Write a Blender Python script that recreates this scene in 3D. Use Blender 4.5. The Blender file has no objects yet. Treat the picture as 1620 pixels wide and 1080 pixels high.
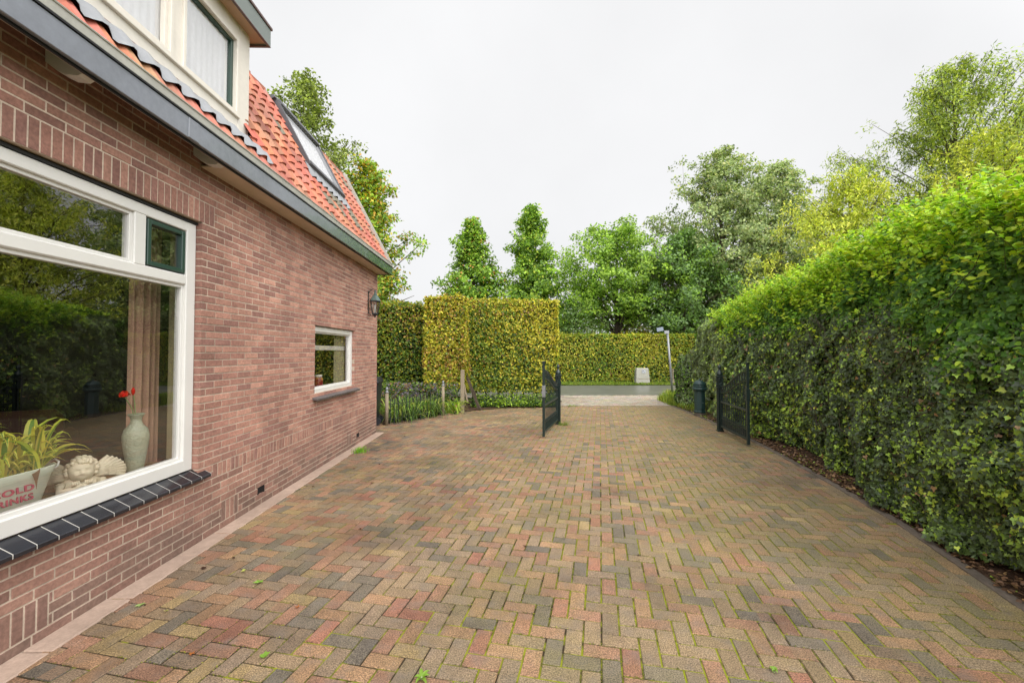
import bpy, math, random
import numpy as np
from mathutils import Vector, Matrix
R = math.radians
rnd = random.Random(7)
NP = np.random.default_rng(11)
S = bpy.context.scene
COL = S.collection

# ---------------------------------------------------------------- camera, sky, sun, exposure
H = 1.63
cam = bpy.data.cameras.new('camera'); co = bpy.data.objects.new('camera', cam); COL.objects.link(co)
co.location = (0, 0, H); co.rotation_euler = (R(91.44), 0, R(-0.85))
cam.sensor_width = 36; cam.lens = 15.0; cam.clip_start = .05; cam.clip_end = 2000
S.camera = co
w = bpy.data.worlds.new('World'); S.world = w; w.use_nodes = True
nt = w.node_tree; N = nt.nodes; L = nt.links
SUN_EL, SUN_AZ = 48, 152      # azimuth clockwise from +Y
bg = N['Background']
sky = N.new('ShaderNodeTexSky'); sky.sky_type = 'NISHITA'; sky.sun_disc = False
sky.sun_elevation = R(SUN_EL); sky.sun_rotation = R(SUN_AZ)
tc = N.new('ShaderNodeTexCoord'); sp = N.new('ShaderNodeSeparateXYZ'); L.new(tc.outputs['Generated'], sp.inputs[0])
# overcast sky: even white cloud, brighter where the veiled sun stands (high behind the camera)
BASE = 6.62
nrm = N.new('ShaderNodeVectorMath'); nrm.operation = 'NORMALIZE'; L.new(tc.outputs['Generated'], nrm.inputs[0])
dp = N.new('ShaderNodeVectorMath'); dp.operation = 'DOT_PRODUCT'; L.new(nrm.outputs[0], dp.inputs[0])
gv = Vector((.34, -.72, .60)).normalized(); dp.inputs[1].default_value = gv
gm = N.new('ShaderNodeMapRange'); gm.interpolation_type = 'SMOOTHSTEP'; gm.inputs['From Min'].default_value = .02; gm.inputs['From Max'].default_value = .95
gm.inputs['To Min'].default_value = BASE; gm.inputs['To Max'].default_value = BASE*3.6; L.new(dp.outputs['Value'], gm.inputs['Value'])
ramp = N.new('ShaderNodeCombineXYZ')
for k_, f_ in enumerate((1.0, 1.0, 1.006)):
    m_ = N.new('ShaderNodeMath'); m_.operation = 'MULTIPLY'; L.new(gm.outputs[0], m_.inputs[0]); m_.inputs[1].default_value = f_; L.new(m_.outputs[0], ramp.inputs[k_])
ns = N.new('ShaderNodeTexNoise'); ns.inputs['Scale'].default_value = 2.2; ns.inputs['Detail'].default_value = 5
L.new(tc.outputs['Generated'], ns.inputs['Vector'])
mr = N.new('ShaderNodeMapRange'); mr.inputs['From Min'].default_value = .3; mr.inputs['From Max'].default_value = .7
mr.inputs['To Min'].default_value = .94; mr.inputs['To Max'].default_value = 1.03
L.new(ns.outputs['Fac'], mr.inputs['Value'])
ml = N.new('ShaderNodeVectorMath'); ml.operation = 'SCALE'
L.new(ramp.outputs[0], ml.inputs[0]); L.new(mr.outputs[0], ml.inputs['Scale'])
mx = N.new('ShaderNodeMix'); mx.data_type = 'RGBA'; mx.inputs[0].default_value = .965
L.new(sky.outputs[0], mx.inputs[6]); L.new(ml.outputs[0], mx.inputs[7])
L.new(mx.outputs[2], bg.inputs['Color']); bg.inputs['Strength'].default_value = .1
sl = bpy.data.lights.new('sun', 'SUN'); sl.energy = 1.3; sl.angle = R(22); sl.color = (1, .95, .86)
so = bpy.data.objects.new('sun', sl); COL.objects.link(so)
sd = Vector((math.sin(R(SUN_AZ))*math.cos(R(SUN_EL)), math.cos(R(SUN_AZ))*math.cos(R(SUN_EL)), math.sin(R(SUN_EL))))
so.rotation_euler = sd.to_track_quat('Z', 'Y').to_euler(); so.location = (5, -20, 30)
S.view_settings.view_transform = 'Standard'; S.view_settings.look = 'None'
S.view_settings.exposure = 0.53; S.view_settings.gamma = 1
S.render.engine = 'CYCLES'
try:
    S.cycles.max_bounces = 8; S.cycles.transparent_max_bounces = 12; S.cycles.diffuse_bounces = 4
except Exception: pass

# ---------------------------------------------------------------- helpers
def lin(r, g, b, k=1.0):
    f = lambda c: ((c/255+.055)/1.055)**2.4 if c > 10 else c/255/12.92
    return (f(r)*k, f(g)*k, f(b)*k)

def material(name, col=(.5,.5,.5), rough=.6, spec=.5, metal=0, attr=False, noise=None, bump=None, coat=0, trans=None):
    """noise=(scale, amount) multiplies the colour, bump=(scale, strength, distance)"""
    m = bpy.data.materials.new(name); m.use_nodes = True
    nt = m.node_tree; N = nt.nodes; L = nt.links
    p = N['Principled BSDF']
    p.inputs['Base Color'].default_value = (*col, 1); p.inputs['Roughness'].default_value = rough
    p.inputs['Specular IOR Level'].default_value = spec; p.inputs['Metallic'].default_value = metal
    p.inputs['Coat Weight'].default_value = coat
    src = None
    if attr:
        a = N.new('ShaderNodeAttribute'); a.attribute_name = 'col'; src = a.outputs['Color']
    tc = N.new('ShaderNodeTexCoord')
    if noise:
        last = src
        for sc, am in (noise if isinstance(noise[0], tuple) else (noise,)):
            n = N.new('ShaderNodeTexNoise'); n.inputs['Scale'].default_value = sc; n.inputs['Detail'].default_value = 6
            n.inputs['Roughness'].default_value = .6
            L.new(tc.outputs['Object'], n.inputs['Vector'])
            r = N.new('ShaderNodeMapRange'); r.inputs['From Min'].default_value = .28; r.inputs['From Max'].default_value = .72
            r.inputs['To Min'].default_value = 1-am; r.inputs['To Max'].default_value = 1+am
            L.new(n.outputs['Fac'], r.inputs['Value'])
            v = N.new('ShaderNodeVectorMath'); v.operation = 'SCALE'
            if last is not None: L.new(last, v.inputs[0])
            else: v.inputs[0].default_value = col
            L.new(r.outputs[0], v.inputs['Scale']); last = v.outputs[0]
        src = last
    if src is not None: L.new(src, p.inputs['Base Color'])
    if bump:
        n = N.new('ShaderNodeTexNoise'); n.inputs['Scale'].default_value = bump[0]; n.inputs['Detail'].default_value = 5
        L.new(tc.outputs['Object'], n.inputs['Vector'])
        b = N.new('ShaderNodeBump'); b.inputs['Strength'].default_value = bump[1]; b.inputs['Distance'].default_value = bump[2]
        L.new(n.outputs['Fac'], b.inputs['Height']); L.new(b.outputs[0], p.inputs['Normal'])
    if trans:
        t = N.new('ShaderNodeBsdfTranslucent'); mix = N.new('ShaderNodeMixShader'); mix.inputs[0].default_value = trans
        g = N.new('ShaderNodeVectorMath'); g.operation = 'MULTIPLY'; g.inputs[1].default_value = (1.15, 1.25, .7)
        if src is not None: L.new(src, g.inputs[0])
        else: g.inputs[0].default_value = col
        L.new(g.outputs[0], t.inputs['Color'])
        L.new(p.outputs[0], mix.inputs[1]); L.new(t.outputs[0], mix.inputs[2])
        L.new(mix.outputs[0], N['Material Output'].inputs['Surface'])
    return m

def glass_material(name, f0=.16, tint=(1,1,1)):
    m = bpy.data.materials.new(name); m.use_nodes = True
    nt = m.node_tree; N = nt.nodes; L = nt.links; N.remove(N['Principled BSDF'])
    g = N.new('ShaderNodeNewGeometry'); d = N.new('ShaderNodeVectorMath'); d.operation = 'DOT_PRODUCT'
    L.new(g.outputs['Normal'], d.inputs[0]); L.new(g.outputs['Incoming'], d.inputs[1])
    def M(op, a, b=None):
        n = N.new('ShaderNodeMath'); n.operation = op
        for i, x in enumerate((a, b)):
            if x is None: continue
            if isinstance(x, (int, float)): n.inputs[i].default_value = x
            else: L.new(x, n.inputs[i])
        return n.outputs[0]
    c = M('ABSOLUTE', d.outputs['Value']); q = M('POWER', M('SUBTRACT', 1.0, c), 5)
    f = M('ADD', M('MULTIPLY', q, 1-f0), f0)
    t = N.new('ShaderNodeBsdfTransparent'); t.inputs[0].default_value = (*tint, 1)
    gl = N.new('ShaderNodeBsdfGlossy'); gl.inputs['Roughness'].default_value = 0.003
    mix = N.new('ShaderNodeMixShader'); L.new(f, mix.inputs[0]); L.new(t.outputs[0], mix.inputs[1]); L.new(gl.outputs[0], mix.inputs[2])
    L.new(mix.outputs[0], N['Material Output'].inputs['Surface'])
    return m

def tag(o, label=None, cat=None, group=None, kind=None):
    if label: o['label'] = label
    if cat: o['category'] = cat
    if group: o['group'] = group
    if kind: o['kind'] = kind
    return o

def empty(name, loc=(0,0,0), rz=0, **k):
    o = bpy.data.objects.new(name, None); COL.objects.link(o); o.location = loc; o.rotation_euler = (0,0,rz)
    o.empty_display_size = .1
    return tag(o, **k)

class MB:
    def __init__(s): s.v = []; s.f = []; s.c = []; s.m = []
    def add(s, vs, fs, col=(1,1,1), mi=0, M=None):
        b = len(s.v)
        s.v += [tuple(M @ Vector(p)) if M is not None else tuple(p) for p in vs]
        for f in fs: s.f.append(tuple(b+i for i in f)); s.c.append(col); s.m.append(mi)
        return s
    def box(s, x0, x1, y0, y1, z0, z1, col=(1,1,1), mi=0, M=None, bev=0):
        if bev:
            # chamfered box: bevel all edges
            b = min(bev, (x1-x0)*.45, (y1-y0)*.45, (z1-z0)*.45); X=(x0,x1); Y=(y0,y1); Z=(z0,z1)
            vs = []; idx = {}
            for i in (0,1):
                for j in (0,1):
                    for k in (0,1):
                        sx, sy, sz = (1 if i==0 else -1), (1 if j==0 else -1), (1 if k==0 else -1)
                        idx[i,j,k] = len(vs)
                        vs += [(X[i], Y[j]+sy*b, Z[k]+sz*b), (X[i]+sx*b, Y[j], Z[k]+sz*b), (X[i]+sx*b, Y[j]+sy*b, Z[k])]
            I = idx; fs = []
            for i in (0,1):
                q = [I[i,0,0], I[i,1,0], I[i,1,1], I[i,0,1]]; fs.append(q if i==1 else q[::-1])
                q = [I[0,i,0]+1, I[0,i,1]+1, I[1,i,1]+1, I[1,i,0]+1]; fs.append(q if i==1 else q[::-1])
                q = [I[0,0,i]+2, I[1,0,i]+2, I[1,1,i]+2, I[0,1,i]+2]; fs.append(q if i==1 else q[::-1])
            for j in (0,1):
                for k in (0,1): fs.append([I[0,j,k]+1, I[1,j,k]+1, I[1,j,k]+2, I[0,j,k]+2])
            for i in (0,1):
                for k in (0,1): fs.append([I[i,0,k], I[i,1,k], I[i,1,k]+2, I[i,0,k]+2])
                for j in (0,1): fs.append([I[i,j,0], I[i,j,1], I[i,j,1]+1, I[i,j,0]+1])
                for j in (0,1):
                    for k in (0,1): fs.append([I[i,j,k], I[i,j,k]+1, I[i,j,k]+2])
            return s.add(vs, fs, col, mi, M)
        vs = [(x0,y0,z0),(x1,y0,z0),(x1,y1,z0),(x0,y1,z0),(x0,y0,z1),(x1,y0,z1),(x1,y1,z1),(x0,y1,z1)]
        return s.add(vs, [(0,3,2,1),(4,5,6,7),(0,1,5,4),(1,2,6,5),(2,3,7,6),(3,0,4,7)], col, mi, M)
    def tube(s, pts, rad, n=8, col=(1,1,1), mi=0, M=None, cap=True):
        pts = [Vector(p) for p in pts]
        if not hasattr(rad, '__len__'): rad = [rad]*len(pts)
        vs = []; fs = []; side = None
        for i, p in enumerate(pts):
            t = (pts[min(i+1, len(pts)-1)] - pts[max(i-1, 0)])
            t = t.normalized() if t.length > 1e-9 else Vector((0,0,1))
            if side is None:
                side = t.orthogonal().normalized()
            side = (side - t*side.dot(t))
            side = side.normalized() if side.length > 1e-6 else t.orthogonal().normalized()
            up = t.cross(side)
            for k in range(n):
                a = 2*math.pi*(k+.5)/n
                vs.append(p + (side*math.cos(a) + up*math.sin(a))*rad[i])
        for i in range(len(pts)-1):
            for k in range(n):
                k2 = (k+1) % n
                fs.append((i*n+k, i*n+k2, (i+1)*n+k2, (i+1)*n+k))
        if cap: fs.append(tuple(range(n))[::-1]); fs.append(tuple((len(pts)-1)*n+k for k in range(n)))
        return s.add(vs, fs, col, mi, M)
    def lathe(s, prof, n=16, at=(0,0,0), col=(1,1,1), mi=0, M=None, sx=1, sy=1, rot=0):
        vs = []; fs = []
        for r, z in prof:
            for k in range(n):
                a = 2*math.pi*k/n + rot
                vs.append((at[0]+r*sx*math.cos(a), at[1]+r*sy*math.sin(a), at[2]+z))
        for i in range(len(prof)-1):
            for k in range(n):
                k2 = (k+1) % n
                fs.append((i*n+k, i*n+k2, (i+1)*n+k2, (i+1)*n+k))
        fs.append(tuple(range(n))[::-1]); fs.append(tuple((len(prof)-1)*n+k for k in range(n)))
        return s.add(vs, fs, col, mi, M)
    def build(s, name, mats, parent=None, smooth=False, **k):
        me = bpy.data.meshes.new(name); me.from_pydata(s.v, [], s.f)
        for m in (mats if isinstance(mats, (list, tuple)) else [mats]): me.materials.append(m)
        me.polygons.foreach_set('material_index', s.m)
        a = me.attributes.new('col', 'FLOAT_COLOR', 'FACE')
        a.data.foreach_set('color', np.array([(*c[:3], 1) for c in s.c], dtype=np.float32).ravel())
        if smooth: me.polygons.foreach_set('use_smooth', [True]*len(s.f))
        me.update()
        o = bpy.data.objects.new(name, me); COL.objects.link(o); o.parent = parent
        return tag(o, **k)

def grid_mesh(V, F, name, mat, parent=None, cols=None, smooth=False, **k):
    """numpy mesh: V (n,3), F (m,q) of constant q"""
    V = np.asarray(V, np.float32); F = np.asarray(F, np.int32)
    me = bpy.data.meshes.new(name); me.vertices.add(len(V)); me.vertices.foreach_set('co', V.ravel())
    q = F.shape[1]; me.loops.add(F.size); me.loops.foreach_set('vertex_index', F.ravel())
    me.polygons.add(len(F)); me.polygons.foreach_set('loop_start', np.arange(0, F.size, q, dtype=np.int32))
    try: me.polygons.foreach_set('loop_total', np.full(len(F), q, dtype=np.int32))
    except Exception: pass
    me.materials.append(mat)
    if cols is not None:
        a = me.attributes.new('col', 'FLOAT_COLOR', 'FACE')
        c4 = np.ones((len(F), 4), np.float32); c4[:, :3] = cols; a.data.foreach_set('color', c4.ravel())
    if smooth: me.polygons.foreach_set('use_smooth', np.ones(len(F), bool))
    me.update(calc_edges=True); me.validate()
    o = bpy.data.objects.new(name, me); COL.objects.link(o); o.parent = parent
    return tag(o, **k)

def hash3(i, j, k, s=0):
    n = (i*374761393 + j*668265263 + k*2147483647 + s*1274126177) & 0xffffffff
    n = ((n ^ (n >> 13))*1274126177) & 0xffffffff
    return ((n ^ (n >> 16)) & 0xffff)/65535.0
def vnoise(P, scale=1.0, seed=0):
    P = np.asarray(P, float)*scale; I = np.floor(P).astype(np.int64); f = P-I; f = f*f*(3-2*f)
    out = 0
    for a in (0,1):
        for b in (0,1):
            for c in (0,1):
                wt = (f[:,0] if a else 1-f[:,0])*(f[:,1] if b else 1-f[:,1])*(f[:,2] if c else 1-f[:,2])
                out = out + wt*hash3(I[:,0]+a, I[:,1]+b, I[:,2]+c, seed)
    return out

SHAPES = {
 'diamond': ([(0,0,0),(-.36,.45,.10),(0,1,0),(.36,.45,.10)], [(0,2,1),(0,3,2)]),
 'oval': ([(0,0,0),(-.3,.28,.08),(-.28,.66,.07),(0,1,-.06),(.28,.66,.07),(.3,.28,.08)], [(0,3,2),(0,2,1),(0,5,4),(0,4,3)]),
 'ivy': ([(0,0,0),(-.34,-.14,.03),(-.5,.26,.08),(-.23,.42,.05),(0,.95,-.06),(.23,.42,.05),(.5,.26,.08),(.34,-.14,.03)],
         [(0,2,1),(0,3,2),(0,4,3),(0,5,4),(0,6,5),(0,7,6)]),
 'slim': ([(0,0,0),(-.13,.4,.03),(0,1,-.08),(.13,.4,.03)], [(0,2,1),(0,3,2)]),
}
def leaves(name, P, Nn, size, col, mat, parent=None, shape='diamond', up=None, jit=.55, droop=.0, **k):
    n = len(P); sv, sf = SHAPES[shape]; sv = np.array(sv); sf = np.array(sf)
    Nn = np.asarray(Nn, float) + NP.normal(0, jit, (n,3)); Nn /= np.linalg.norm(Nn, axis=1)[:,None]+1e-9
    T = NP.normal(0, 1, (n,3)) if up is None else np.asarray(up, float)+NP.normal(0, .5, (n,3))
    T[:,2] -= droop
    T -= Nn*(T*Nn).sum(1)[:,None]; T /= np.linalg.norm(T, axis=1)[:,None]+1e-9
    B = np.cross(T, Nn)
    s = np.asarray(size, float).reshape(-1,1,1)
    V = (P[:,None,:] + s*(B[:,None,:]*sv[None,:,0:1] + T[:,None,:]*sv[None,:,1:2] + Nn[:,None,:]*sv[None,:,2:3]))
    F = (np.arange(n)*len(sv))[:,None,None] + sf[None]
    C = np.repeat(np.clip(col, .003, 1), len(sf), axis=0)
    return grid_mesh(V.reshape(-1,3), F.reshape(-1,3), name, mat, parent, C, **k)

def pal(n, cols, wts, jit=.15):
    """pick n colours from the palette"""
    w_ = np.array(wts, float); w_ /= w_.sum()
    c = np.array(cols)[NP.choice(len(cols), n, p=w_)]
    return c*(1+NP.normal(0, jit, (n,1)))

# ---------------------------------------------------------------- materials
M_brick = material('wall_brick', attr=True, rough=.85, spec=.25, noise=((1.1,.17),(7,.14),(45,.26)), bump=(90,.5,.004))
M_mortar = material('mortar', lin(202,184,166,.84), .95, .1, noise=((.9,.36),(7,.18),(60,.15)), bump=(120,.4,.003))
M_white = material('white_paint', lin(232,230,225,.8), .35, .5, noise=(3,.03))
M_cream = material('cream_paint', lin(226,219,208,.88), .45, .4, noise=((2.5,.05),(20,.03)))
M_soffit = material('beige_soffit', lin(208,192,170,.9), .6, .3, noise=((3,.08),(20,.03)))
M_fascia = material('green_gloss_painted_sheen', lin(126,131,140,.8), .22, .7, coat=.4, noise=((1.5,.15),(25,.1)), bump=(14,.12,.004))  # pale grey base stands in for sky mirrored in the green gloss
M_dfascia = material('grey_green_board', lin(126,134,130,.8), .4, .5, noise=(4,.07))
M_black = material('black_edge', (.012,.012,.014), .5, .4)
M_zinc = material('pale_zinc_gutter', lin(186,184,174,.75), .5, .5, metal=.15, noise=((5,.12),(40,.06)))
M_lead = material('grey_lead', lin(164,166,170,.72), .5, .5, noise=((6,.12),(50,.06)), bump=(12,.3,.01))
M_tile = material('orange_clay_tile', attr=True, rough=.62, spec=.45, noise=((3,.14),(45,.14)), bump=(70,.25,.003))
M_green = material('green_gloss_paint', lin(46,72,62,.85), .3, .5)
M_glass = glass_material('window_glass', .23)
M_dglass = glass_material('dormer_glass', .3)
M_sillt = material('black_glazed_sill_tile', (.016,.017,.022), .16, .6, noise=((6,.3),(60,.15)), bump=(30,.1,.002))
M_sillj = material('sill_joint', lin(200,196,188,.8), .9, .1)
M_smallsill = material('grey_stone_sill', lin(104,98,98,.8), .45, .4, noise=((5,.2),(60,.1)))
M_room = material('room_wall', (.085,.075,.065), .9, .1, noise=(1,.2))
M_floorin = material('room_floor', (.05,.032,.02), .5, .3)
M_wood = material('brown_varnished_wood', lin(142,98,64,.8), .35, .4, noise=((4,.15),(30,.1)))
M_concrete = material('pinkish_concrete', lin(186,162,146,.72), .9, .2, noise=((1.6,.2),(14,.12),(90,.12)), bump=(60,.4,.003))
M_kerb = material('grey_kerb_stone', lin(128,116,104,.62), .9, .2, noise=((2.4,.25),(30,.18)), bump=(60,.5,.004))
M_leaf = material('leaf', attr=True, rough=.45, spec=.35, trans=.38)
M_leafg = material('leaf_glossy', attr=True, rough=.38, spec=.4, trans=.08)
M_bark = material('bark', lin(96,84,72,.7), .9, .2, noise=((3,.3),(25,.25)), bump=(20,.6,.02))
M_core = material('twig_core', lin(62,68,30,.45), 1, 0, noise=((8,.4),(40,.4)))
M_darkcore = material('painted_shade_core', (.012,.012,.007), 1, 0, noise=(8,.4))  # near-black filler, paints the shadow seen between the ivy leaves
M_iron = material('dark_green_iron', lin(34,50,47,.75), .38, .5, noise=((8,.15),(60,.12)))
M_ironb = material('black_iron', (.018,.02,.026), .45, .5)
M_pillar = material('green_cast_iron', lin(44,74,72,.7), .4, .5, noise=((8,.15),(50,.1)))
M_galv = material('galvanised_steel', lin(158,160,162,.7), .45, .5, metal=.4, noise=((6,.1),(40,.06)))
M_sign = material('white_sign_enamel', lin(190,194,198,.7), .35, .5)
M_signb = material('pale_blue_sign', lin(140,152,168,.6), .3, .5)
M_box = material('grey_cabinet', lin(172,170,158,.75), .6, .3, noise=((5,.1),(40,.06)))
M_postw = material('weathered_wood', lin(160,146,124,.75), .85, .2, noise=((6,.15),(40,.12)), bump=(30,.4,.004))
M_binp = material('black_bin_plastic', lin(52,54,58,.6), .45, .4, noise=(20,.08))
M_soil = material('leaf_litter_soil', lin(104,82,66,.55), .95, .1, noise=((4,.3),(40,.35)), bump=(30,.9,.02))
M_porc = material('pale_green_ceramic', lin(172,178,152,.8), .35, .5, bump=(55,.8,.012), noise=(20,.08))
M_plaster = material('cream_plaster', lin(224,212,184,.8), .6, .3, noise=(18,.08))
M_bucket = material('pale_green_enamel', lin(206,214,196,.85), .35, .5)
M_pink = material('pink_lettering', lin(176,66,92,.8), .5, .3)
M_red = material('red_petal', lin(208,30,18,.9), .6, .2)
M_stem = material('pale_stem', lin(150,164,110,.8), .6, .2)
M_curt = material('brown_pink_curtain', lin(190,152,128,.85), .9, .1, noise=(14,.1))
M_curt2 = material('cream_curtain', lin(200,188,150,.6), .9, .1)
M_lace = material('white_net_curtain', lin(232,232,234,.95), .9, .1, noise=((3,.05),(30,.04)))
M_tv = material('black_screen', (.006,.006,.007), .15, .5)
M_steel = material('steel', (.6,.6,.6), .2, .5, metal=1)
M_jar = material('red_jam_jar', lin(150,40,44,.7), .25, .5)
M_lampg = glass_material('lantern_glass', .14, (.85,.87,.84))
M_copper = material('verdigris_copper', lin(98,118,112,.75), .5, .5, metal=.2, noise=(30,.2))

def sky_sheen_fade(m):  # painted sky reflection: pale grey at the near end fades to green paint
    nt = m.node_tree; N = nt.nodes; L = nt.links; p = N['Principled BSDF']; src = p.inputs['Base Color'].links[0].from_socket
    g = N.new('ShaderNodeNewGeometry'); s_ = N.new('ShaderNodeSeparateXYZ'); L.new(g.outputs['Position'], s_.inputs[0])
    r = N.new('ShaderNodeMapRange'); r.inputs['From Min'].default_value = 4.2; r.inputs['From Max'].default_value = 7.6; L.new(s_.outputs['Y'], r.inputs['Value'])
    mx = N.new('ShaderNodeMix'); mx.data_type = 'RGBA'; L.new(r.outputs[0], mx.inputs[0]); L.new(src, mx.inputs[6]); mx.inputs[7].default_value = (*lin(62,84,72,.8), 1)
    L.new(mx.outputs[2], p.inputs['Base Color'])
sky_sheen_fade(M_fascia)
# paving: per-brick colour, grain, moss film and damp patches
def paving_material(name, grain=.28, moss=.5):
    m = material(name, attr=True, rough=.72, spec=.35, noise=((150,grain),(16,.16),(.7,.13)), bump=(230,.6,.003))
    nt = m.node_tree; N = nt.nodes; L = nt.links; p = N['Principled BSDF']
    src = p.inputs['Base Color'].links[0].from_socket
    g = N.new('ShaderNodeNewGeometry'); n = N.new('ShaderNodeTexNoise'); n.inputs['Scale'].default_value = .62
    n.inputs['Detail'].default_value = 8; n.inputs['Roughness'].default_value = .68
    L.new(g.outputs['Position'], n.inputs['Vector'])
    sx = N.new('ShaderNodeSeparateXYZ'); L.new(g.outputs['Position'], sx.inputs[0])
    xr = N.new('ShaderNodeMapRange'); xr.inputs['From Min'].default_value = -2.5; xr.inputs['From Max'].default_value = 3.5
    xr.inputs['To Min'].default_value = -.07; xr.inputs['To Max'].default_value = .10; L.new(sx.outputs['X'], xr.inputs['Value'])
    ad = N.new('ShaderNodeMath'); ad.operation = 'ADD'; L.new(n.outputs['Fac'], ad.inputs[0]); L.new(xr.outputs[0], ad.inputs[1])
    # damp grime, mostly along the house side
    nd = N.new('ShaderNodeTexNoise'); nd.inputs['Scale'].default_value = 1.1; nd.inputs['Detail'].default_value = 7; nd.inputs['Roughness'].default_value = .65
    of = N.new('ShaderNodeVectorMath'); of.operation = 'ADD'; of.inputs[1].default_value = (13, 5, 2); L.new(g.outputs['Position'], of.inputs[0]); L.new(of.outputs[0], nd.inputs['Vector'])
    ds = N.new('ShaderNodeMath'); ds.operation = 'SUBTRACT'; L.new(nd.outputs['Fac'], ds.inputs[0]); L.new(xr.outputs[0], ds.inputs[1])
    dr = N.new('ShaderNodeMapRange'); dr.inputs['From Min'].default_value = .42; dr.inputs['From Max'].default_value = .66; dr.inputs['To Min'].default_value = 1.06; dr.inputs['To Max'].default_value = .62
    L.new(ds.outputs[0], dr.inputs['Value'])
    dv = N.new('ShaderNodeVectorMath'); dv.operation = 'SCALE'; L.new(src, dv.inputs[0]); L.new(dr.outputs[0], dv.inputs['Scale']); src = dv.outputs[0]
    r = N.new('ShaderNodeMapRange'); r.inputs['From Min'].default_value = .44; r.inputs['From Max'].default_value = .72
    r.inputs['To Max'].default_value = moss; L.new(ad.outputs[0], r.inputs['Value'])
    mx = N.new('ShaderNodeMix'); mx.data_type = 'RGBA'; L.new(r.outputs[0], mx.inputs[0]); L.new(src, mx.inputs[6])
    mx.inputs[7].default_value = (*lin(142,132,84,.76), 1)
    # light and dark grit
    n3 = N.new('ShaderNodeTexNoise'); n3.inputs['Scale'].default_value = 145; n3.inputs['Detail'].default_value = 2
    L.new(g.outputs['Position'], n3.inputs['Vector'])
    r3 = N.new('ShaderNodeMapRange'); r3.inputs['From Min'].default_value = .36; r3.inputs['From Max'].default_value = .64
    r3.inputs['To Min'].default_value = .5; r3.inputs['To Max'].default_value = 1.5; L.new(n3.outputs['Fac'], r3.inputs['Value'])
    v3 = N.new('ShaderNodeVectorMath'); v3.operation = 'SCALE'; L.new(mx.outputs[2], v3.inputs[0]); L.new(r3.outputs[0], v3.inputs['Scale'])
    # fired flashing: bluish and ochre blotches a few centimetres wide
    n4 = N.new('ShaderNodeTexNoise'); n4.inputs['Scale'].default_value = 8; n4.inputs['Detail'].default_value = 4
    L.new(g.outputs['Position'], n4.inputs['Vector'])
    r4 = N.new('ShaderNodeMapRange'); r4.inputs['From Min'].default_value = .5; r4.inputs['From Max'].default_value = .72
    r4.inputs['To Max'].default_value = .5; L.new(n4.outputs['Fac'], r4.inputs['Value'])
    m4 = N.new('ShaderNodeMix'); m4.data_type = 'RGBA'; L.new(r4.outputs[0], m4.inputs[0]); L.new(v3.outputs[0], m4.inputs[6]); m4.inputs[7].default_value = (*lin(120,112,104,.72), 1)
    L.new(m4.outputs[2], p.inputs['Base Color'])
    return m
M_pave = paving_material('clay_pavers', .36, .62)
M_apron = paving_material('pale_apron_pavers', .2, .22)

def joint_material():
    m = material('mossy_joints', (.1,.1,.05), .95, .1)
    nt = m.node_tree; N = nt.nodes; L = nt.links; p = N['Principled BSDF']
    g = N.new('ShaderNodeNewGeometry')
    s = N.new('ShaderNodeSeparateXYZ'); L.new(g.outputs['Position'], s.inputs[0])
    n = N.new('ShaderNodeTexNoise'); n.inputs['Scale'].default_value = 1.5; n.inputs['Detail'].default_value = 7
    n.inputs['Roughness'].default_value = .7
    L.new(g.outputs['Position'], n.inputs['Vector'])
    x = N.new('ShaderNodeMapRange'); x.inputs['From Min'].default_value = -2.2; x.inputs['From Max'].default_value = 2.0
    x.inputs['To Min'].default_value = -.10; x.inputs['To Max'].default_value = .15; L.new(s.outputs['X'], x.inputs['Value'])
    a = N.new('ShaderNodeMath'); a.operation = 'ADD'; nf = N.new('ShaderNodeTexNoise'); nf.inputs['Scale'].default_value = 9; nf.inputs['Detail'].default_value = 4; L.new(g.outputs['Position'], nf.inputs['Vector'])
    mf = N.new('ShaderNodeMath'); mf.operation = 'MULTIPLY_ADD'; L.new(nf.outputs['Fac'], mf.inputs[0]); mf.inputs[1].default_value = .7; mf.inputs[2].default_value = -.36
    a0 = N.new('ShaderNodeMath'); a0.operation = 'ADD'; L.new(n.outputs['Fac'], a0.inputs[0]); L.new(mf.outputs[0], a0.inputs[1])
    L.new(a0.outputs[0], a.inputs[0]); L.new(x.outputs[0], a.inputs[1])
    r = N.new('ShaderNodeMapRange'); r.inputs['From Min'].default_value = .45; r.inputs['From Max'].default_value = .58
    L.new(a.outputs[0], r.inputs['Value'])
    mx = N.new('ShaderNodeMix'); mx.data_type = 'RGBA'; L.new(r.outputs[0], mx.inputs[0])
    mx.inputs[6].default_value = (*lin(84,72,56,.5), 1); mx.inputs[7].default_value = (*lin(142,148,40,.76), 1)
    L.new(mx.outputs[2], p.inputs['Base Color'])
    n2 = N.new('ShaderNodeTexNoise'); n2.inputs['Scale'].default_value = 120; L.new(g.outputs['Position'], n2.inputs['Vector'])
    b = N.new('ShaderNodeBump'); b.inputs['Strength'].default_value = .8; b.inputs['Distance'].default_value = .006
    L.new(n2.outputs['Fac'], b.inputs['Height']); L.new(b.outputs[0], p.inputs['Normal'])
    return m
M_joint = joint_material()
M_asph = material('damp_asphalt', (.14,.14,.13), .28, .5, noise=((1.2,.25),(60,.25)), bump=(120,.35,.003))
M_grassg = material('grass_ground', lin(98,116,44,.5), .95, .1, noise=((2,.25),(30,.3)), bump=(40,.8,.02))

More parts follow.
